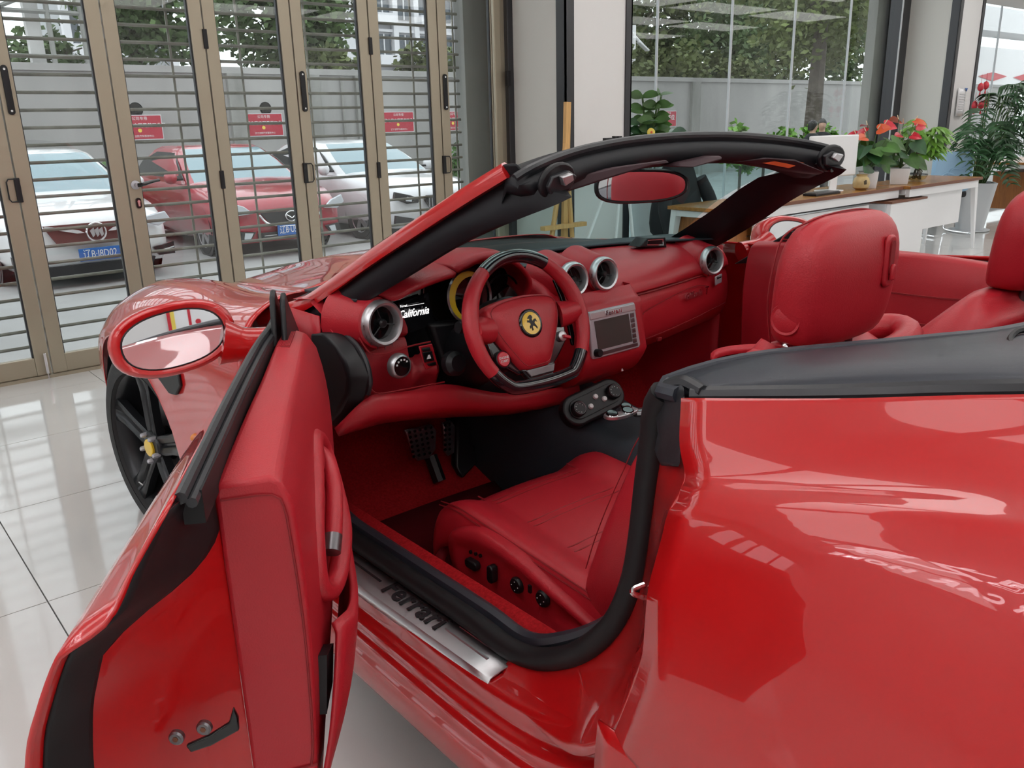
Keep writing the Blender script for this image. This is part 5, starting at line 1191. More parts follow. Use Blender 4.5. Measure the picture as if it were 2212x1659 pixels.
build_seat(-.345, True); build_seat(.36, False)
# seat belt strap loop beside the driver's shoulder
st = empty('belt_guide', PX(1620, 765, -.45), car)
lp_ = [PX(1722, 746, -.43), PX(1690, 752, -.44), PX(1600, 756, -.46), PX(1552, 765, -.47), PX(1539, 780, -.475), PX(1556, 788, -.47), PX(1620, 776, -.46), PX(1722, 757, -.43)]
g = [[p+Vector((.0, .004, .008)), p+Vector((-.003, -.004, -.004))] for p in cr(lp_, 40)]
MB().grid(g).build('strap', 'leather', st, solid=.004)
MB().lathe([(.008, 0), (.008, .004), (.004, .008), (0, .008)], 14, PX(1699, 748, -.44), (-.3, -.2, 1)).build('snap', 'chrome', st)
# shoulder pad with belt opening beside the seat
rp = PX(1885, 738, -.16)
MB().tube([rp+Vector((.09*cos(t*pi/12), .055*sin(t*pi/12)*.9, .012*cos(t*pi/12))) for t in range(24)], .026, 12, closed=True).build('belt_port', 'leather', st)
# rear bench, side trims
both(lambda: MB().grid(loft([[Vector((-.70, y, z)), Vector((-.5, y+.02, z+.01)), Vector((-.3, y+.02, z+.01)), Vector((-.03, y, z))] for y, z in ((.10, .97), (.20, .985), (.26, .95), (.28, .8), (.30, .6), (.31, .48), (.34, .45), (.55, .46), (.62, .42), (.63, .22))], 20, 30)), 'rear_seat', 'leather', ang=80)
both(lambda: MB().grid(loft([[Vector((-.735, .575, z-.01)), Vector((-.73, .48, z+.0)), Vector((-.70, .25, z+.03)), Vector((-.64, .05, z+.05))] for z in (.972, .96, .9, .75, .6, .4, .25)], 14, 16)), 'quarter_trim', 'leather', ang=80, solid=.004)
# ================================================================== PARKED CARS OUTSIDE
M['car_white'] = mat('white_car_paint', (.72, .72, .73), .3, coat=1); M['car_red'] = mat('deep_red_car_paint', (.36, .012, .03), .3, coat=1); M['car_silver'] = mat('silver_white_paint', (.62, .62, .64), .3, coat=1)
M['car_glass'] = mat('pale_blue_screen', (.20, .30, .34), .04, spec=.9); M['car_dark_glass'] = mat('dark_side_glass', (.015, .018, .02), .05); M['grille_dark'] = mat('grille_dark', (.02, .018, .02), .4)
M['grille_brown'] = mat('grille_brown', (.10, .025, .022), .4); M['plate_blue'] = mat('plate_blue', (.03, .13, .42), .45); M['lamp_clear'] = mat('headlamp_clear', (.55, .58, .62), .08, spec=.9); M['alloy'] = mat('silver_alloy', (.55, .55, .57), .3, metal=.9)
def sedan(lab, x, y, m, plate, style, Wd=1.82, H=1.46, L=4.7, rz=0.):
    t = empty('parked_car', (x, y, GZ)); tag(t, lab, 'car', 'cars parked across the street')
    R = Matrix.Translation((x, y, GZ)) @ Matrix.Rotation(rz, 4, 'Z'); w = Wd/2
    B = lambda mb, nm, mt, **k: mb.xf(R).build(nm, mt, t, **k)
    st = [(0., .70, .60, .52, .26), (.05, .86, .68, .58, .2), (.22, .94, .76, .64, .2), (.55, .985, .84, .72, .2), (1.0, 1., .90, .80, .2), (1.45, 1., .96, .86, .2), (2.4, 1., .97, .90, .2), (3.6, 1., 1.0, .93, .2), (4.2, .98, 1.03, .95, .2), (4.55, .93, 1.02, .92, .22), (L, .82, .90, .80, .3)]
    rs = []
    for yy, s, dk, bl, bt in st:
        a = w*s; half = [(a*.90, bt), (a*.985, bt+.12), (a, bl*.72), (a*.985, bl), (a*.90, dk-.01), (a*.70, dk+.012), (a*.35, dk+.03)]
        cyv = lambda q: yy+(.10*(q/w)**2 if yy < .3 else 0)
        ring = [Vector((-q, cyv(q), z)) for q, z in half]+[Vector((0, yy, dk+.035))]+[Vector((q, cyv(q), z)) for q, z in half[::-1]]
        rs.append(ring)
    cols = [cr([r[i] for r in rs], 40) for i in range(len(rs[0]))]
    B(MB().rings([[c[j] for c in cols] for j in range(40)]), 'body', m, fixn=True, ang=70)
    lv = [(.93, 1.28, 4.35, .47*Wd), (1.05, 1.50, 4.22, .455*Wd), (1.22, 1.80, 3.98, .42*Wd), (H-.07, 2.12, 3.65, .365*Wd), (H-.015, 2.32, 3.45, .32*Wd), (H, 2.6, 3.2, .22*Wd)]
    def outl(z, y0, y1, hw, off=0.):
        o = []
        for sx in (-1, -.6, -.2, .2, .6, 1): o.append(Vector((sx*(hw-.06+off), y0+.10*abs(sx)**2.2-off, z)))
        for f in (.1, .35, .65, .9): o.append(Vector((hw+off, y0+.12+(y1-y0-.24)*f, z)))
        for sx in (1, .6, .2, -.2, -.6, -1): o.append(Vector((sx*(hw-.06+off), y1-.10*abs(sx)**2.2+off, z)))
        for f in (.9, .65, .35, .1): o.append(Vector((-hw-off, y0+.12+(y1-y0-.24)*f, z)))
        return o
    B(MB().rings([outl(*l) for l in lv]), 'cabin', m, fixn=True, ang=60)
    fr = [outl(*l, off=.008)[0:6] for l in lv[:5]]
    fr = [[p.lerp(r[2 if i < 3 else 3], .06) for i, p in enumerate(r)] for r in fr]
    B(MB().grid(fr[0:4]+[[p.lerp(q, .3) for p, q in zip(fr[3], fr[4])]]), 'windscreen', 'car_glass', ang=80)
    for s in (-1, 1):
        pts = [(1.62, 1.0), (2.0, 1.22), (2.36, H-.10), (3.2, H-.09), (3.75, 1.22), (4.05, 1.02)]
        def sx(z): 
            for a, b in zip(lv, lv[1:]):
                if a[0] <= z <= b[0]: return (a[3]+(b[3]-a[3])*(z-a[0])/(b[0]-a[0])+.006)
            return lv[0][3]
        B(MB().poly3([(s*sx(z), yy, z) for yy, z in pts], (-s*.01, 0, 0)), 'side_glass', 'car_dark_glass', fixn=True, ang=20)
        B(MB().lathe([(.0, 0), (.05, .01), (.085, .05), (.09, .1), (.075, .14), (.0, .16)], 14, (s*(w+.10), 1.55, 1.02), (0, 1, .1)), 'door_mirror', m, ang=80)
        B(MB().box((s*(w+.0), 1.62, 1.0), (.12, .05, .03)), 'mirror_arm', 'black', smooth=False)
        for yy in (.92, 3.72):
            wl = empty('wheel', R @ Vector((s*(w-.1), yy, .32)), t)
            def Bw(mb, nm, mt, **k): return mb.xf(R).build(nm, mt, wl, **k)
            c = Vector((s*(w-.02), yy, .32))
            Bw(MB().lathe([(.2, -.2), (.29, -.2), (.315, -.17), (.32, -.05), (.30, -.01), (.215, -.005), (.21, -.03)], 30, c, (s, 0, 0), cap=False), 'tyre', 'tyre')
            Bw(MB().lathe([(.215, -.06), (.0, -.06)], 24, c, (s, 0, 0), cap=False), 'rim_back', 'grille_dark')
            for k in range(5):
                a = radians(72*k); d = Vector((0, cos(a), sin(a))); e = Vector((0, -sin(a), cos(a)))
                Bw(MB().poly3([c+d*r_+e*q for r_, q in ((.03, -.03), (.21, -.045), (.21, .045), (.03, .03))], (s*.004-s*.02, 0, 0)), 'rim_spoke', 'alloy', fixn=True)
            Bw(MB().lathe([(.22, -.02), (.215, -.002), (.205, -.01)], 30, c, (s, 0, 0), cap=False), 'rim_lip', 'alloy')
            mb = MB().grid([[c+Vector((s*q, .36*cos(radians(a)), .36*sin(radians(a)))) for q in (.012, -.14)] for a in range(0, 181, 12)]); Bw(mb, 'wheel_arch', 'grille_dark')
            Bw(MB().lathe([(.36, .004), (.0, .004)], 30, c-Vector((s*.02, 0, 0)), (s, 0, 0), cap=False), 'arch_gap', 'grille_dark')
    F = lambda pts, nm, mt, d=.03, yo=0., **k: B(MB().poly3([(a, .10*(a/w)**2*1.2+yo-.02, b) for a, b in pts], (0, d, 0)), nm, mt, fixn=True, **k)
    sym = lambda p: [(-a, b) for a, b in p][::-1]
    if style == 'buick':
        F([(-.52, .70), (.52, .70), (.40, .48), (-.40, .48)], 'grille', 'grille_brown', yo=-.035)
        for p in ([(.12, .60), (.18, .635), (.5, .70), (.52, .685), (.2, .60)],): F(p, 'chrome_wing', 'chrome', .02, -.05); F(sym(p), 'chrome_wing', 'chrome', .02, -.05)
        B(MB().tube([(.10*cos(k*pi/12), -.065, .60+.10*sin(k*pi/12)) for k in range(24)], .012, 6, closed=True), 'badge_ring', 'chrome')
        for k in (-1, 0, 1): F([(k*.045-.025, .62), (k*.045+.02, .65), (k*.045+.025, .57), (k*.045, .545)], 'badge_shield', 'alloy', .012, -.06)
        for s in (0, 1):
            p = [(.56, .72), (.80, .76), (.86, .66), (.70, .60), (.58, .64)]; F(p if s == 0 else sym(p), 'headlamp', 'lamp_clear', .05, -.06, bevel=.01)
            p = [(.60, .36), (.86, .40), (.86, .26), (.66, .26)]; F(p if s == 0 else sym(p), 'fog_lamp', 'gloss_black', .05, -.05)
            p = [(.64, .315), (.85, .35), (.85, .335), (.65, .30)]; F(p if s == 0 else sym(p), 'fog_chrome', 'chrome', .02, -.07)
        F([(-.62, .25), (.62, .25), (.55, .12), (-.55, .12)], 'lower_intake', 'grille_dark', .05, -.03)
        pz = .36
    elif style == 'mazda':
        F([(-.42, .60), (.42, .60), (.30, .46), (0, .42), (-.30, .46)], 'grille', 'grille_dark', yo=-.035)
        B(MB().tube([(-.44, -.045, .58), (-.32, -.06, .455), (0, -.07, .41), (.32, -.06, .455), (.44, -.045, .58)], .014, 6, 24), 'chrome_wing', 'chrome')
        B(MB().tube([(.085*cos(k*pi/12), -.07, .535+.065*sin(k*pi/12)) for k in range(24)], .008, 6, closed=True), 'badge_ring', 'chrome')
        B(MB().tube([(-.07, -.07, .555), (-.03, -.072, .53), (0, -.072, .51), (.03, -.072, .53), (.07, -.07, .555)], .008, 6, 14), 'badge_wings', 'chrome')
        for s in (0, 1):
            p = [(.50, .60), (.62, .70), (.80, .76), (.84, .66), (.72, .58)]; F(p if s == 0 else sym(p), 'headlamp', 'lamp_clear', .05, -.05, bevel=.01)
            p = [(.50, .36), (.72, .38), (.74, .26), (.58, .26)]; F(p if s == 0 else sym(p), 'fog_bezel', 'grille_dark', .05, -.05)
            p = [(.54, .35), (.64, .36), (.66, .28), (.58, .28)]; F(p if s == 0 else sym(p), 'fog_lamp', 'lamp_clear', .02, -.065)
        F([(-.46, .34), (.46, .34), (.46, .27), (-.46, .27)], 'lower_intake', 'grille_dark', .05, -.03)
        B(MB().box((0, -.05, .305), (.8, .01, .008)), 'intake_bar', 'chrome', smooth=False)
        pz = .36
    else:
        for s in (0, 1):
            p = [(.04, .62), (.10, .66), (.32, .66), (.36, .60), (.28, .48), (.08, .48)]; F(p if s == 0 else sym(p), 'kidney_grille', 'grille_dark', .04, -.045)
            for k in range(5): F([(q if s == 0 else -q, z) for q, z in ((.09+k*.05, .645), (.10+k*.05, .645), (.10+k*.05, .49), (.09+k*.05, .49))], 'grille_bar', 'alloy', .02, -.06)
            p = [(.44, .62), (.60, .68), (.84, .74), (.86, .64), (.66, .56), (.48, .56)]; F(p if s == 0 else sym(p), 'headlamp', 'gloss_black', .05, -.05, bevel=.01)
            p = [(.58, .64), (.66, .66), (.68, .60), (.60, .59)]; F(p if s == 0 else sym(p), 'headlamp_lens', 'lamp_clear', .02, -.065)
            p = [(.56, .34), (.84, .40), (.86, .28), (.62, .26)]; F(p if s == 0 else sym(p), 'side_intake', 'grille_dark', .05, -.05)
        F([(-.46, .34), (.46, .34), (.40, .22), (-.40, .22)], 'lower_intake', 'grille_dark', .05, -.03)
        pz = .40
    pl = B(MB().box((0, -.075, pz), (.44, .012, .14)), 'number_plate', 'plate_blue', smooth=False, bevel=.004)
    o = R @ Vector((0, -.083, pz)); ex = R.to_3x3() @ Vector((1, 0, 0))
    text('plate_number', plate, o, ex, (0, 0, 1), .115, 'white_print', pl, depth=.002, sx=.72)
    return t
sedan('white saloon car with brown grille parked nearest the corner door', .92, 10.2, 'car_white', '辽B·J8D02', 'buick', 1.84, 1.47)
sedan('deep red saloon car with silver wheels parked in the middle', 3.47, 10.6, 'car_red', '辽B·U5A17', 'mazda', 1.80, 1.45, rz=radians(-2))
sedan('silver white saloon car with dark headlamps parked by the pillar', 5.92, 10.5, 'car_silver', '辽B·K3M62', 'bmw', 1.84, 1.45, rz=radians(3))
# ---- two people walking outside the plate window
def person(lab, p, h, rz, group='people outside the plate window'):
    t = empty('person', p); tag(t, lab, 'person', group); b = Vector(p); R = Matrix.Translation(b) @ Matrix.Rotation(rz, 4, 'Z'); k = h/1.68
    def ringE(z, a, c, dy=0., dx=0.): return [R @ Vector((k*(dx+a*cos(2*pi*i/16)), k*(dy+c*sin(2*pi*i/16)), k*z)) for i in range(16)]
    MB().rings([ringE(0.80, .15, .11), ringE(.95, .17, .12), ringE(1.1, .15, .11), ringE(1.25, .18, .12), ringE(1.36, .19, .10), ringE(1.41, .12, .075), ringE(1.43, .06, .06), ringE(1.47, .055, .058, -.005), ringE(1.50, .06, .075, -.015), ringE(1.55, .075, .092, -.01), ringE(1.60, .077, .098), ringE(1.65, .06, .08, .005), ringE(1.68, .02, .03, .01)]).build('body', 'skin', t, fixn=True, ang=80)
    MB().rings([ringE(.78, .175, .13), ringE(.95, .185, .135), ringE(1.1, .165, .125), ringE(1.25, .195, .135), ringE(1.36, .20, .112), ringE(1.415, .13, .085), ringE(1.435, .07, .07)]).build('top', 'cloth_black', t, fixn=True, ang=80)
    for s in (-1, 1):
        MB().tube([R @ Vector((k*s*.19, 0, k*1.34)), R @ Vector((k*s*.24, .02, k*1.08)), R @ Vector((k*s*.20, k*-.10, k*.86))], [.055*k, .045*k, .035*k], 10, 12).build('sleeve', 'cloth_black', t)
        MB().tube([R @ Vector((k*s*.09, 0, k*.85)), R @ Vector((k*s*.10, -.01, k*.45)), R @ Vector((k*s*.10, .02, k*.06))], [.085*k, .06*k, .05*k], 10, 12).build('trouser_leg', 'cloth_black', t)
        MB().box(R @ Vector((k*s*.10, -.04, .03)), (.09, .24, .06), R.to_3x3()).build('shoe', 'black', t, bevel=.02)
        MB().tube([R @ Vector((k*s*.20, k*-.10, k*.87)), R @ Vector((k*s*.195, k*-.14, k*.80))], [.03*k, .02*k], 8).build('hand', 'skin', t)
    MB().rings([ringE(1.49, .05, .05, .055), ringE(1.53, .075, .07, .035), ringE(1.58, .085, .098, .012), ringE(1.63, .082, .10, .006), ringE(1.675, .055, .07, .008), ringE(1.70, .02, .02, .01)]).build('hair', 'hair', t, fixn=True, ang=80)
    MB().lathe([(.0, 0), (.01, .005), (.0, .025)], 8, R @ Vector((0, -.1*k, 1.555*k)), R.to_3x3() @ Vector((0, -1, -.3))).build('nose', 'skin', t)
person('person in black outside the window, the one nearer the ringed trunk', (13.55, 9, GZ), 1.56, 1.2)
person('person in black outside the window, the one nearer the window post', (14.05, 9.1, GZ), 1.58, -1.0)
for k, x in enumerate((13.0, 13.8, 14.7, 15.6, 16.3)):
    s = empty('yellow_shrub', (x, 10.2, GZ)); tag(s, 'yellow green shrub outside behind the people in black', 'shrub', 'yellow shrubs outside')
    cb = MB(); crown(cb, (x, 10.2, .75), (.55, .3, .38), 500, .16, 80+k, 10); cb.build('foliage', 'leaf_lite', s, smooth=False)
    MB().tube([(x, 10.2, GZ), (x, 10.2, .7)], .03, 5).build('stem', 'bark', s)
# ================================================================== FURNITURE AND PLANTS
def bx(a, b, name, m, par, bev=.003): return MB().box2(a, b).build(name, m, par, smooth=False, bevel=bev)
def desk(lab, x0, x1, y0, y1, z=.72, skip=0):
    d = empty('desk', ((x0+x1)/2, (y0+y1)/2, 0)); tag(d, lab, 'desk')
    bx((x0, y0, z-.026), (x1, y1, z), 'desk_top', 'desk_wood', d, .002)
    bx((x0-.004, y0-.006, z-.028), (x1+.004, y0, z-.001), 'edge_band', 'wood_edge', d, .001)
    bx((x1, y0, z-.028), (x1+.005, y1, z-.001), 'edge_band', 'wood_edge', d, .001)
    bx((x0+.03, y0+.015, z-.10), (x1-.03, y0+.055, z-.028), 'frame_rail', 'desk_white', d)
    bx((x0+.03, y1-.055, z-.09), (x1-.03, y1-.015, z-.028), 'frame_rail', 'desk_white', d)
    for xx, s in ((x0+.05, -1), (x1-.05, 1)):
        for yy, q in () if s == skip else ((y0+.05, -1), (y1-.05, 1)):
            MB().rings([[Vector((xx+s*.07+a, yy+q*.04+b, 0)) for a, b in ((-.012, -.012), (.012, -.012), (.012, .012), (-.012, .012))], [Vector((xx+a, yy+b, z-.03)) for a, b in ((-.035, -.025), (.035, -.025), (.035, .025), (-.035, .025))]]).build('leg', 'desk_white', d, smooth=False, fixn=True)
        bx((xx-.03, y0+.05, z-.075), (xx+.03, y1-.05, z-.03), 'end_rail', 'desk_white', d)
    return d
dA = desk('long wooden topped white desk carrying the white monitor', 3.45, 6.06, 3.56, 4.10, skip=1)
bx((3.9, 3.63, .27), (5.62, 3.65, .585), 'modesty_panel', 'desk_white', dA)
bx((3.95, 3.625, .60), (5.6, 3.632, .612), 'cable_slot', 'black', dA, 0)
dB = desk('wooden topped white desk with splayed legs beside the blue covered chair', 6.08, 7.60, 3.50, 4.02, skip=-1)
bx((6.45, 3.56, .29), (7.32, 3.58, .615), 'modesty_panel', 'desk_white', dB)
c = empty('low_cabinet', (6.1, 3.7, 0)); tag(c, 'low white cabinet with brown top standing between the two desks', 'cabinet')
bx((5.80, 3.52, .06), (6.46, 4.35, .585), 'body', 'desk_white', c); bx((5.79, 3.51, .585), (6.47, 4.36, .605), 'top', 'wood_edge', c)
bx((5.785, 3.56, .40), (5.80, 4.3, .58), 'drawer', 'pot_grey', c); bx((5.84, 3.6, 0), (6.42, 4.3, .06), 'plinth', 'black', c)
c = empty('drawer_unit', (3.75, 4.3, 0)); tag(c, 'orange brown wooden drawer unit with white frame beside the windscreen pillar', 'cabinet')
bx((3.55, 3.72, .04), (4.35, 4.08, .64), 'body', 'cab_wood', c); bx((3.56, 3.705, .36), (4.34, 3.72, .62), 'drawer', 'cab_wood', c); bx((3.56, 3.705, .06), (4.34, 3.72, .34), 'drawer', 'cab_wood', c)
for z in (.30, .47): bx((3.90, 3.69, z), (4.02, 3.705, z+.012), 'handle', 'chrome', c, .003)
bx((4.33, 3.69, .0), (4.37, 3.74, .68), 'post', 'desk_white', c)
# monitor seen from the back
m_ = empty('monitor', (5.26, 3.78, .72)); tag(m_, 'white flat screen monitor seen from behind on its stand', 'monitor')
R_ = Matrix.Rotation(radians(-14), 3, 'Z')
def mo(x, y, z): return Vector((5.22, 3.80, 0))+R_ @ Vector((x, y, 0))+Vector((0, 0, z))
MB().poly3([mo(x, 0, z) for x, z in ((-.275, .845), (.275, .845), (.275, 1.185), (-.275, 1.185))], R_ @ Vector((0, -.03, 0))).build('screen_shell', 'pot_white', m_, bevel=.012, fixn=True)
MB().poly3([mo(x, .004, z) for x, z in ((-.265, .86), (.265, .86), (.265, 1.175), (-.265, 1.175))], R_ @ Vector((0, .004, 0))).build('screen_glass', 'screen_black', m_, fixn=True)
MB().poly3([mo(x, -.035, z) for x, z in ((-.04, .73), (.04, .73), (.045, .92), (-.045, .92))], R_ @ Vector((0, -.014, 0))).build('stand_neck', 'pot_white', m_, bevel=.004, fixn=True)
MB().poly3([mo(x, y, .72) for x, y in rrect(.22, .18, .05)], (0, 0, .012)).build('stand_base', 'pot_white', m_, bevel=.003, fixn=True)
k_ = empty('keyboard', (5.0, 3.68, .72)); tag(k_, 'dark keyboard lying on the desk before the monitor stand', 'keyboard'); bx((4.72, 3.62, .72), (5.10, 3.74, .738), 'case', 'black', k_)
for r in range(4):
    for q in range(12): bx((4.73+q*.030, 3.628+r*.027, .738), (4.757+q*.030, 3.651+r*.027, .744), 'key', 'gunmetal', k_, 0)
# clay jar with painted hand
j = empty('clay_jar', (5.52, 3.66, .72)); tag(j, 'small tan clay jar with a dark hand print by the monitor', 'jar')
jc = Vector((5.52, 3.67, .72))
MB().lathe([(.04, 0), (.065, .02), (.072, .06), (.06, .10), (.042, .115), (.05, .13), (.046, .128), (.036, .115)], 26, jc).build('body', 'jar', j)
for k in range(4): MB().tube([jc+Vector((-.055+k*.012, -.062+abs(k-1.5)*.004-.004, .05)), jc+Vector((-.062+k*.016, -.058, .08+.006*(k in (1, 2))))], .0035, 5).build('print', 'black_print', j)
# ---- leaves
def heart(mb, base, d, up, s):
    d = Vector(d).normalized(); sd = d.cross(Vector(up)).normalized(); n = sd.cross(d)
    L = [(0, 0), (-.12, .22), (-.06, .42), (.18, .48), (.5, .40), (.8, .2), (1.0, 0)]
    pts = [base+d*a*s+sd*b*s-n*(.25*a*a*s) for a, b in L]; q = [base+d*a*s-sd*b*s-n*(.25*a*a*s) for a, b in L]
    mid = [base+d*a*s-n*(.25*a*a*s)-n*.03*s for a in (0, .05, .12, .3, .55, .8, 1.0)]
    for P in (pts, q):
        o = len(mb.v); mb.v += P+mid; mb.f += [(o+i, o+i+1, o+7+i+1, o+7+i) for i in range(6)]
def blade(mb, base, d, s, wd, droop=.3, n=5, up=(0, 0, 1)):
    d = Vector(d).normalized(); sd = d.cross(Vector(up)); sd = sd.normalized() if sd.length > .01 else Vector((1, 0, 0))
    L = []; Rr = []
    for i in range(n+1):
        t = i/n; p = base+d*s*t-Vector((0, 0, droop*s*t*t)); w = wd*sin(pi*min(1, .08+t*.92))**.8
        L.append(p+sd*w); Rr.append(p-sd*w)
    mb.grid([L, Rr])
def square_pot(t, c, s, h, rz):
    R = Matrix.Rotation(rz, 3, 'Z'); q = lambda k, z: [c+R @ Vector((a*s*k, b*s*k, 0))+Vector((0, 0, z)) for a, b in ((-1, -1), (1, -1), (1, 1), (-1, 1))]
    MB().rings([q(.86, 0), q(1, h), q(.92, h), q(.9, h-.02)], cap=True).build('pot', 'pot_white', t, smooth=False, bevel=.004, fixn=True)
    MB().add(q(.9, h-.012), [(0, 1, 2, 3)]).build('soil', 'soil', t, smooth=False)
def anthurium(lab, c, seed, nf, tall):
    t = empty('anthurium', c); tag(t, lab, 'plant', 'flowering plants on the desks'); c = Vector(c); square_pot(t, c, .085, .145, .5)
    rnd = random.Random(seed); top = c+Vector((0, 0, .14)); sm = MB(); lf = []
    for k in range(20):
        a = rnd.uniform(0, 2*pi); r = rnd.uniform(.06, .17); e = top+Vector((cos(a)*r, sin(a)*r, rnd.uniform(.05, .29)*tall))
        sm.tube([top, top.lerp(e, .5)+Vector((0, 0, .03)), e], .003, 5, 6); mb = MB(); heart(mb, e, (cos(a), sin(a), rnd.uniform(-.9, -.1)), (rnd.uniform(-1, .1), rnd.uniform(-1, .0), .7), rnd.uniform(.12, .17)); mb.build('leaf', 'leaf' if k % 3 else 'leaf_dark', t, ang=80)
    for k in range(nf):
        a = rnd.uniform(0, 2*pi); r = rnd.uniform(.04, .16); e = top+Vector((cos(a)*r, sin(a)*r, rnd.uniform(.28, .42)*tall))
        sm.tube([top, top.lerp(e, .6)+Vector((0, 0, .03)), e], .0028, 5, 6); mb = MB(); heart(mb, e, (cos(a), sin(a), rnd.uniform(-.3, .4)), (rnd.uniform(-1, .1), rnd.uniform(-1, 0), .6), rnd.uniform(.085, .115)); f = mb.build('flower', 'flower' if k % 3 else 'flower_or', t, ang=80)
        MB().tube([e+Vector((0, 0, .004)), e+Vector((cos(a)*.02, sin(a)*.02, .04))], .004, 6).build('flower_spike', 'spadix', f)
    sm.build('stems', 'stem', t); return t
anthurium('red flowered plant in a white square pot beside the monitor', (5.72, 3.72, .72), 3, 6, 1.0)
anthurium('red flowered plant in a white square pot next to the glass bowl', (6.30, 3.72, .72), 9, 6, 1.05)
# bowl with a leafy plant
t = empty('bowl_plant', (6.72, 3.76, .72)); tag(t, 'light green leafy plant growing from a round glass bowl of water', 'plant'); c = Vector((6.72, 3.76, .72))
MB().lathe([(.04, 0), (.085, .02), (.105, .06), (.098, .10), (.07, .135), (.075, .15)], 30, c, cap=False).build('bowl', 'bowl', t)
MB().lathe([(.038, .004), (.083, .022), (.101, .055), (.0, .056)], 30, c).build('water', 'water', t)
rt = MB()
rnd = random.Random(4)
for k in range(10): rt.tube([c+Vector((0, 0, .14)), c+Vector((rnd.uniform(-.05, .05), rnd.uniform(-.05, .05), .08)), c+Vector((rnd.uniform(-.06, .06), rnd.uniform(-.06, .06), .02))], .006, 5, 6)
rt.build('roots', 'bark', t); tk = MB()
for k in range(3): tk.tube([c+Vector((0, 0, .1)), c+Vector((.02*k-.02, .01, .22)), c+Vector((.06*k-.06, .02*(k-1), .34))], .008, 6, 8)
tk.build('trunk', 'bark', t)
for k in range(44):
    a = rnd.uniform(0, 2*pi); r = rnd.uniform(.03, .19); h = rnd.uniform(.24, .50) if k else .62; e = c+Vector((cos(a)*r, sin(a)*r, h)); mb = MB()
    if k == 0: e = c+Vector((-.10, 0, .56))
    for q in range(5):
        b = a+(q-2)*.55; blade(mb, e, (cos(b), sin(b), .1), rnd.uniform(.10, .15), .021, .6, 4, (rnd.uniform(-1.2, 0), rnd.uniform(-1.2, 0), .8))
    mb.build('leaf_fan', 'leaf_lite', t, ang=80)
    if k % 4 == 0: MB().tube([c+Vector((0, 0, .3)), e], .003, 5).build('leaf_stalk', 'stem', t)
# ---- chair with blue cover
t = empty('office_chair', (8.42, 4.15, 0)); tag(t, 'office chair with a light blue cloth over its backrest behind the desk', 'chair'); cc = Vector((8.42, 4.15, 0)); R_ = Matrix.Rotation(radians(-28), 3, 'Z')
def ch(x, y, z): return cc+R_ @ Vector((x, y, 0))+Vector((0, 0, z))
pr_ = rrect(.46, .42, .09, 6)
rg = [[ch(a*s, .0+h, .70+b*s) for a, b in pr_] for s, h in ((.9, -.03), (1.0, -.02), (1.0, .02), (.9, .03))]
MB().rings(rg).build('backrest', 'chair_black', t, fixn=True, ang=60)
rg = [[ch(a*s*1.04, h, .705+b*s*1.03) for a, b in pr_] for s, h in ((.85, -.045), (1.0, -.034), (1.02, .0), (1.0, .034), (.85, .042))]
MB().rings(rg).build('cloth_cover', 'cloth_blue', t, fixn=True, ang=60)
MB().tube([ch(.12, -.05, .58), ch(.02, -.052, .66), ch(-.10, -.05, .70), ch(-.18, -.048, .66)], .012, 6, 20).build('cloth_fold', 'cloth_blue', t)
MB().tube([ch(.16, -.05, .80), ch(.08, -.052, .74), ch(-.04, -.052, .74), ch(-.09, -.05, .68)], .008, 6, 20).build('cloth_fold', 'cloth_blue', t)
MB().poly3([ch(a, .2+b, .42) for a, b in rrect(.48, .46, .08)], (0, 0, .07)).build('seat', 'chair_black', t, bevel=.02, fixn=True)
for s in (-1, 1):
    MB().tube([ch(s*.25, -.02, .62), ch(s*.27, .05, .66), ch(s*.27, .35, .66), ch(s*.27, .40, .60), ch(s*.26, .35, .10), ch(s*.26, .30, .02), ch(s*.26, -.1, .02), ch(s*.25, -.16, .02)], .012, 8, 40).build('chrome_frame', 'chrome', t)
    bxp = ch(s*.27, .2, .68); MB().box(bxp, (.05, .26, .03), R_).build('armrest', 'black', t, bevel=.01)
# ---- tall planter with a palm
t = empty('potted_palm', (9.0, 4.12, 0)); tag(t, 'tall dark green palm in a pale grey tapered planter', 'plant'); c = Vector((9.0, 4.12, 0))
q = lambda k, z: [c+Matrix.Rotation(.6, 3, 'Z') @ Vector((a*k, b*k, 0))+Vector((0, 0, z)) for a, b in rrect(2, 2, .4)]
MB().rings([q(.13, .0), q(.21, .56), q(.19, .56), q(.185, .53)]).build('planter', 'pot_grey', t, fixn=True, ang=35)
MB().add(q(.185, .54), [tuple(range(len(q(1, 0))))]).build('soil', 'soil', t, smooth=False)
MB().lathe([(.2, 0), (.22, .01), (.22, .02)], 26, c).build('saucer', 'pot_grey', t)
rnd = random.Random(11); sm = MB()
for k in range(46):
    a = rnd.uniform(0, 2*pi) if k % 2 else rnd.uniform(pi, 2*pi); r0 = rnd.uniform(.02, .12); b = c+Vector((cos(a)*r0, sin(a)*r0, .53)); h = rnd.uniform(.35, 1.15); rr = rnd.uniform(.15, .42)*(1 if sin(a) < .1 else .35)
    e = c+Vector((cos(a)*rr, sin(a)*rr, .53+h)); sm.tube([b, b.lerp(e, .5)+Vector((0, 0, .08)), e], [.008, .004], 5, 8)
    mb = MB(); dirv = Vector((cos(a), sin(a), .25))
    for q_ in range(11):
        s = e+dirv*(.035 if sin(a) < .1 else .018)*q_-Vector((0, 0, .004*q_*q_)); f = 1-.05*q_
        for sd in (-1, 1):
            w = Vector((-sin(a)*sd, cos(a)*sd, 0)); blade(mb, s, dirv*.7+w+Vector((0, 0, rnd.uniform(-.2, .35))), (.24 if sin(a) < .1 else .15)*f, .0135, .6, 4, (rnd.uniform(-1, 0), rnd.uniform(-1, 0), .8))
    mb.build('frond', 'leaf_palm', t, ang=80)
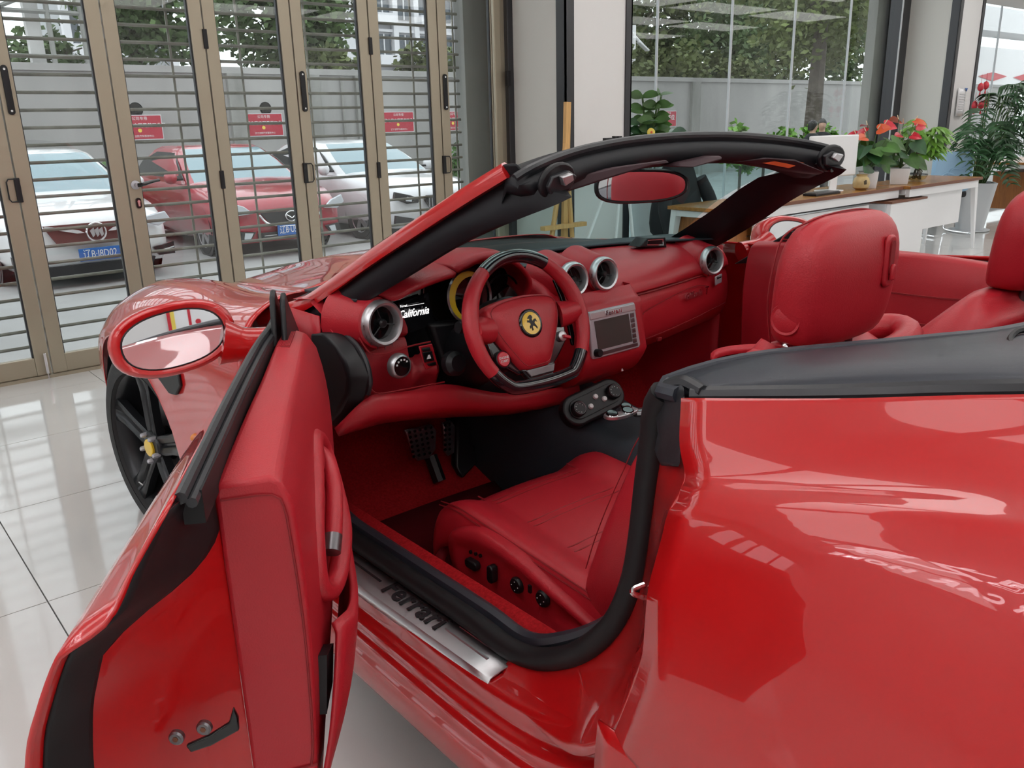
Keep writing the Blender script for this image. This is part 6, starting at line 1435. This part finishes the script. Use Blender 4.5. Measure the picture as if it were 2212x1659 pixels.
sm.build('stems', 'stem', t)
for k, (x, z) in enumerate(((.0, 1.62), (.14, 1.64), (.08, 1.42), (-.1, 1.42), (.2, 1.44))):
    o = empty('red_tassel', c+Vector((x+.3, .2, z))); tag(o, 'small red hanging ornament among the palm tips', 'ornament', 'red ornaments by the palm')
    p = c+Vector((x+.3, .2, z)); MB().lathe([(.004, -.05), (.03, -.03), (.035, 0), (.025, .035), (.004, .05)], 12, p).build('body', 'flower', o); MB().tube([p+Vector((0, 0, .05)), p+Vector((0, 0, .14))], .002, 4).build('string', 'red_print', o); MB().tube([p+Vector((0, 0, -.05)), p+Vector((0, 0, -.10))], [.006, .012], 6).build('fringe', 'flower', o)
# ---- plant before the window with a yellow flower
t = empty('glossy_plant', (4.2, 4.95, 0)); tag(t, 'glossy green plant in a tall pot at the window edge beside the column', 'plant'); c = Vector((4.15, 4.9, 0))
MB().lathe([(.13, 0), (.17, .65), (.18, .8), (.16, .8), (.15, .74)], 26, c).build('planter', 'pot_white', t)
MB().lathe([(.155, .75), (.0, .76)], 20, c).build('soil', 'soil', t)
rnd = random.Random(2); sm = MB()
for k in range(9):
    a = rnd.uniform(0, 2*pi); e = c+Vector((cos(a)*rnd.uniform(.06, .3), sin(a)*rnd.uniform(.05, .2), rnd.uniform(1.2, 1.55))); b = c+Vector((0, 0, .76)); P = cr([b, b.lerp(e, .5)+Vector((0, 0, .1)), e], 9); sm.tube(P, .008, 5)
    for i in range(3, 9):
        for s in (-1, 1):
            mb = MB(); d = Vector((cos(a+s*1.2), sin(a+s*1.2), .45)); blade(mb, P[i], d, rnd.uniform(.13, .18), .042, .3, 5, (rnd.uniform(-1, 0), rnd.uniform(-1, 0), .5)); mb.build('leaf', 'leaf' if k % 3 else 'leaf_dark', t, ang=80)
sm.build('stems', 'stem', t)
p = PY(1406, 286, 4.7); MB().lathe([(.0, 0), (.035, .005), (.03, .012), (.0, .014)], 12, p, (-.5, -.8, .1)).build('flower', 'yellow_print', t); MB().lathe([(.0, .012), (.01, .018), (0, .02)], 10, p, (-.5, -.8, .1)).build('flower_heart', 'flower_or', t)
MB().tube([c+Vector((0, 0, 1.0)), p], .004, 5).build('flower_stalk', 'stem', t)
# ---- notice on the second column
n_ = empty('notice', (9.4, 4.555, 1.5)); tag(n_, 'curling white paper notice with a blue corner on the white column', 'notice')
MB().grid(loft([[Vector((9.26, 4.553, z)), Vector((9.36, 4.545, z)), Vector((9.48, 4.553, z))] for z in (1.30, 1.45, 1.62)], 6, 6)).build('sheet', 'pot_white', n_, solid=.001)
MB().poly3([(9.40, 4.54, 1.62), (9.48, 4.54, 1.62), (9.46, 4.54, 1.58)], (0, -.002, 0)).build('blue_corner', 'plate_blue', n_, fixn=True)
for k in range(8): MB().box((9.38, 4.543, 1.55-k*.028), (.15, .002, .006)).build('print_line', 'pot_grey', n_, smooth=False)
# ---- wooden easel and white tripod by the first column
e_ = empty('wooden_easel', (2.65, 4.35, 0)); tag(e_, 'pale pine easel leaning by the first column', 'easel')
A1 = PY(1226, 220, 4.42)
MB().box((A1+Vector((-.06, 0, -A1.z))).lerp(A1, .5), (.045, .03, A1.z), Matrix.Rotation(radians(2.2), 3, 'Y')).build('mast', 'easel', e_, smooth=False)
for dx, dy in ((-.28, -.05), (.10, -.05), (-.1, .12)):
    f = Vector((A1.x-.06+dx, A1.y+dy, 0)); top_ = Vector((A1.x-.02, A1.y, 1.2)); MB().tube([f, top_], .018, 6).build('leg', 'easel', e_)
MB().box((A1.x-.07, A1.y-.03, .62), (.42, .05, .03)).build('ledge', 'easel', e_, smooth=False)
t = empty('display_stand', (3.1, 4.3, 0)); tag(t, 'white metal tripod stand with black top clips behind the windscreen', 'stand')
ap = Vector((3.12, 4.25, 1.18))
for p in (PY(1268, 520, 4.25), PY(1330, 520, 4.25), PY(1368, 520, 4.25)):
    d = p-ap; f = ap+d*((ap.z)/(ap.z-p.z)); MB().tube([ap, f], .012, 8).build('leg', 'desk_white', t)
for u0, u1, v in ((1306, 1323, 298), (1326, 1332, 294), (1334, 1342, 294)):
    a, b = PY(u0, v, 4.25), PY(u1, v, 4.25); bx((a.x, 4.24, 1.16), (b.x, 4.27, a.z), 'top_clip', 'black', t, .002)
bx((3.02, 4.235, 1.14), (3.24, 4.265, 1.17), 'top_bar', 'black', t)
# ---- dark jacket over a chair seen through the windscreen
t = empty('jacket_chair', (3.75, 4.2, 0)); tag(t, 'high backed chair under a dark navy jacket seen through the windscreen', 'chair'); c = Vector((3.88, 4.36, 0))
rs = []
for z, w, d in ((.40, .27, .14), (.55, .29, .15), (.70, .27, .14), (.85, .22, .11), (.97, .17, .09), (1.05, .12, .07), (1.10, .05, .04)):
    rs.append([c+Vector((w*cos(2*pi*k/20)*(1+.05*sin(5*k)), d*sin(2*pi*k/20), z)) for k in range(20)])
MB().rings(rs).build('jacket', 'cloth_black', t, fixn=True, ang=80, sub=1)
for s in (-1, 1): MB().tube([c+Vector((s*.2, -.06, .88)), c+Vector((s*.29, -.12, .68)), c+Vector((s*.26, -.16, .46))], [.06, .055, .045], 10, 12).build('sleeve', 'cloth_black', t)
MB().poly3([c+Vector((a, b-.1, .38)) for a, b in rrect(.46, .44, .08)], (0, 0, .06)).build('seat', 'chair_black', t, bevel=.02, fixn=True)
for sx in (-1, 1):
    for sy in (-1, 1): MB().tube([c+Vector((sx*.19, sy*.18-.1, .38)), c+Vector((sx*.2, sy*.2-.1, 0))], .014, 8).build('leg', 'chrome', t)
# ---- far desk and swivel chairs at the right edge
dC = desk('far wooden topped desk with white splayed leg at the right edge', 10.35, 12.6, 4.0, 4.7)
bx((10.75, 4.2, .1), (12.3, 4.6, .58), 'drawer_block', 'cab_wood', dC)
def swivel(lab, x, y, rz):
    t = empty('swivel_chair', (x, y, 0)); tag(t, lab, 'chair', 'black swivel chairs at the far desk'); c = Vector((x, y, 0)); R_ = Matrix.Rotation(rz, 3, 'Z')
    P = lambda a, b, z: c+R_ @ Vector((a, b, 0))+Vector((0, 0, z))
    MB().poly3([P(a, b, .44) for a, b in rrect(.46, .46, .09)], (0, 0, .07)).build('seat', 'chair_black', t, bevel=.02, fixn=True)
    MB().rings([[P(a*s, -.24+h, .82+b*s*1.15) for a, b in rrect(.44, .48, .1)] for s, h in ((.9, -.03), (1, -.015), (1, .015), (.9, .03))]).build('backrest', 'chair_black', t, fixn=True, ang=60)
    MB().tube([P(0, -.1, .46), P(0, -.26, .5), P(0, -.27, .7)], .02, 6, 8).build('back_bar', 'black', t); MB().tube([P(0, 0, .1), P(0, 0, .45)], .025, 10).build('gas_lift', 'black', t)
    for s in (-1, 1): MB().tube([P(s*.22, .1, .47), P(s*.27, .1, .55), P(s*.27, .05, .66), P(s*.26, -.15, .67)], .015, 6, 12).build('armrest', 'black', t)
    for k in range(5):
        a = 2*pi*k/5; MB().tube([P(0, 0, .11), P(.3*cos(a), .3*sin(a), .07)], [.025, .014], 6).build('base_arm', 'black', t); MB().lathe([(.028, -.02), (.028, .02)], 12, P(.3*cos(a), .3*sin(a), .028), R_ @ Vector((-sin(a), cos(a), 0))).build('caster', 'black', t)
swivel('black swivel chair pushed to the far desk, nearer the palm', 10.72, 3.72, .4); swivel('black swivel chair at the far desk, nearest the right edge', 11.7, 3.75, -.3)
t = empty('shoe_pair', (8.1, 4.2, 0)); tag(t, 'black shoes on the floor under the desk', 'shoes')
for k in range(2): MB().lathe([(.0, 0), (.05, .01), (.048, .05), (.03, .07), (0, .07)], 16, (7.85+k*.12, 4.35+.03*k, .0)).xf(Matrix.Identity(4)).build('shoe', 'gloss_black', t)
# ---- poster wall behind the camera, seen in the door mirror
po = empty('wall_poster', (-2.2, RY0+.03, 1.4)); tag(po, 'white poster board with red frame and yellow edge seen in the door mirror', 'poster')
yb = RY0+.01
def pb_(x0, x1, z0, z1, nm, m, d=.02): MB().box2((x0, yb, z0), (x1, yb+d, z1)).build(nm, m, po, smooth=False)
pb_(-2.85, .4, 1.12, 3.0, 'board', 'pot_white', .02); pb_(-2.90, -2.85, 1.12, 3.0, 'yellow_edge', 'yellow_print', .025); pb_(-2.945, -2.90, 1.12, 3.0, 'red_edge', 'red_print', .025)
pb_(-2.85, .4, 1.31, 1.40, 'red_band', 'red_print', .025); pb_(-2.85, .4, 1.40, 1.44, 'yellow_band', 'yellow_print', .025)
pb_(-2.68, -2.645, 1.475, 3.0, 'red_rule', 'red_print', .025); pb_(-2.68, -2.2, 1.475, 1.515, 'red_rule', 'red_print', .025)
text('slogan', '马上行动 责任担当 客户至上', (-2.55, yb+.03, 1.355), (-1, 0, 0), (0, 0, 1), .075, 'white_print', po, depth=.004)
text('poster_text', '专业汽车服务 诚信为本', (-2.42, yb+.03, 1.57), (-1, 0, 0), (0, 0, 1), .036, 'red_print', po, depth=.004)
text('poster_text', '全国统一服务热线', (-2.05, yb+.03, 1.60), (-1, 0, 0), (0, 0, 1), .045, 'red_print', po, depth=.004)
text('poster_text', '为您提供专业的品质保障与售后服务', (-2.0, yb+.03, 1.70), (-1, 0, 0), (0, 0, 1), .032, 'black_print', po, depth=.004)
MB().lathe([(.035, 0), (.035, .008)], 20, (-2.56, yb+.022, 1.66), (0, 1, 0)).build('round_logo', 'red_print', po)
# ---- lit sign standing beside the car, seen in the paint
M['sign_glow'] = mat('lit_sign_face', (.9, .9, .92), .5, emit=(1, .97, 1.0), estr=7.0)
sg_ = empty('lit_sign', (-2.6, .9, 0)); tag(sg_, 'lit white lettering sign on black posts, mirrored in the rear wing', 'sign')
for z in (1.72, 1.93, 2.42): MB().box((-2.62, .92, z), (.012, 1.7, .012)).build('sign_rail', 'black_trim', sg_, smooth=False)
for y in (.10, 1.75): MB().tube([(-2.62, y, 0), (-2.62, y, 2.45)], .012, 8).build('sign_post', 'black_trim', sg_); MB().box((-2.62, y, .01), (.4, .12, .02)).build('sign_foot', 'black_trim', sg_, smooth=False)
text('sign_small_letters', 'SUPER CAR HOME', (-2.6, .90, 1.825), (0, 1, 0), (0, 0, 1), .125, 'sign_glow', sg_, depth=.02, space=1.28, bold=.003)
text('sign_large_letters', '超跑之家', (-2.6, .93, 2.17), (0, 1, 0), (0, 0, 1), .36, 'sign_glow', sg_, depth=.02, bold=.006)

# ================================================================== lettering becomes plain meshes
bpy.context.view_layer.update()
dg = bpy.context.evaluated_depsgraph_get()
for ob in TEXTS:
    me = bpy.data.meshes.new_from_object(ob.evaluated_get(dg)); nm = ob.name
    nw = bpy.data.objects.new(nm, me); COL.objects.link(nw)
    nw.parent = ob.parent; nw.matrix_parent_inverse = ob.matrix_parent_inverse.copy(); nw.matrix_basis = ob.matrix_basis.copy()
    bpy.data.objects.remove(ob); nw.name = nm
    if not len(me.materials): pass
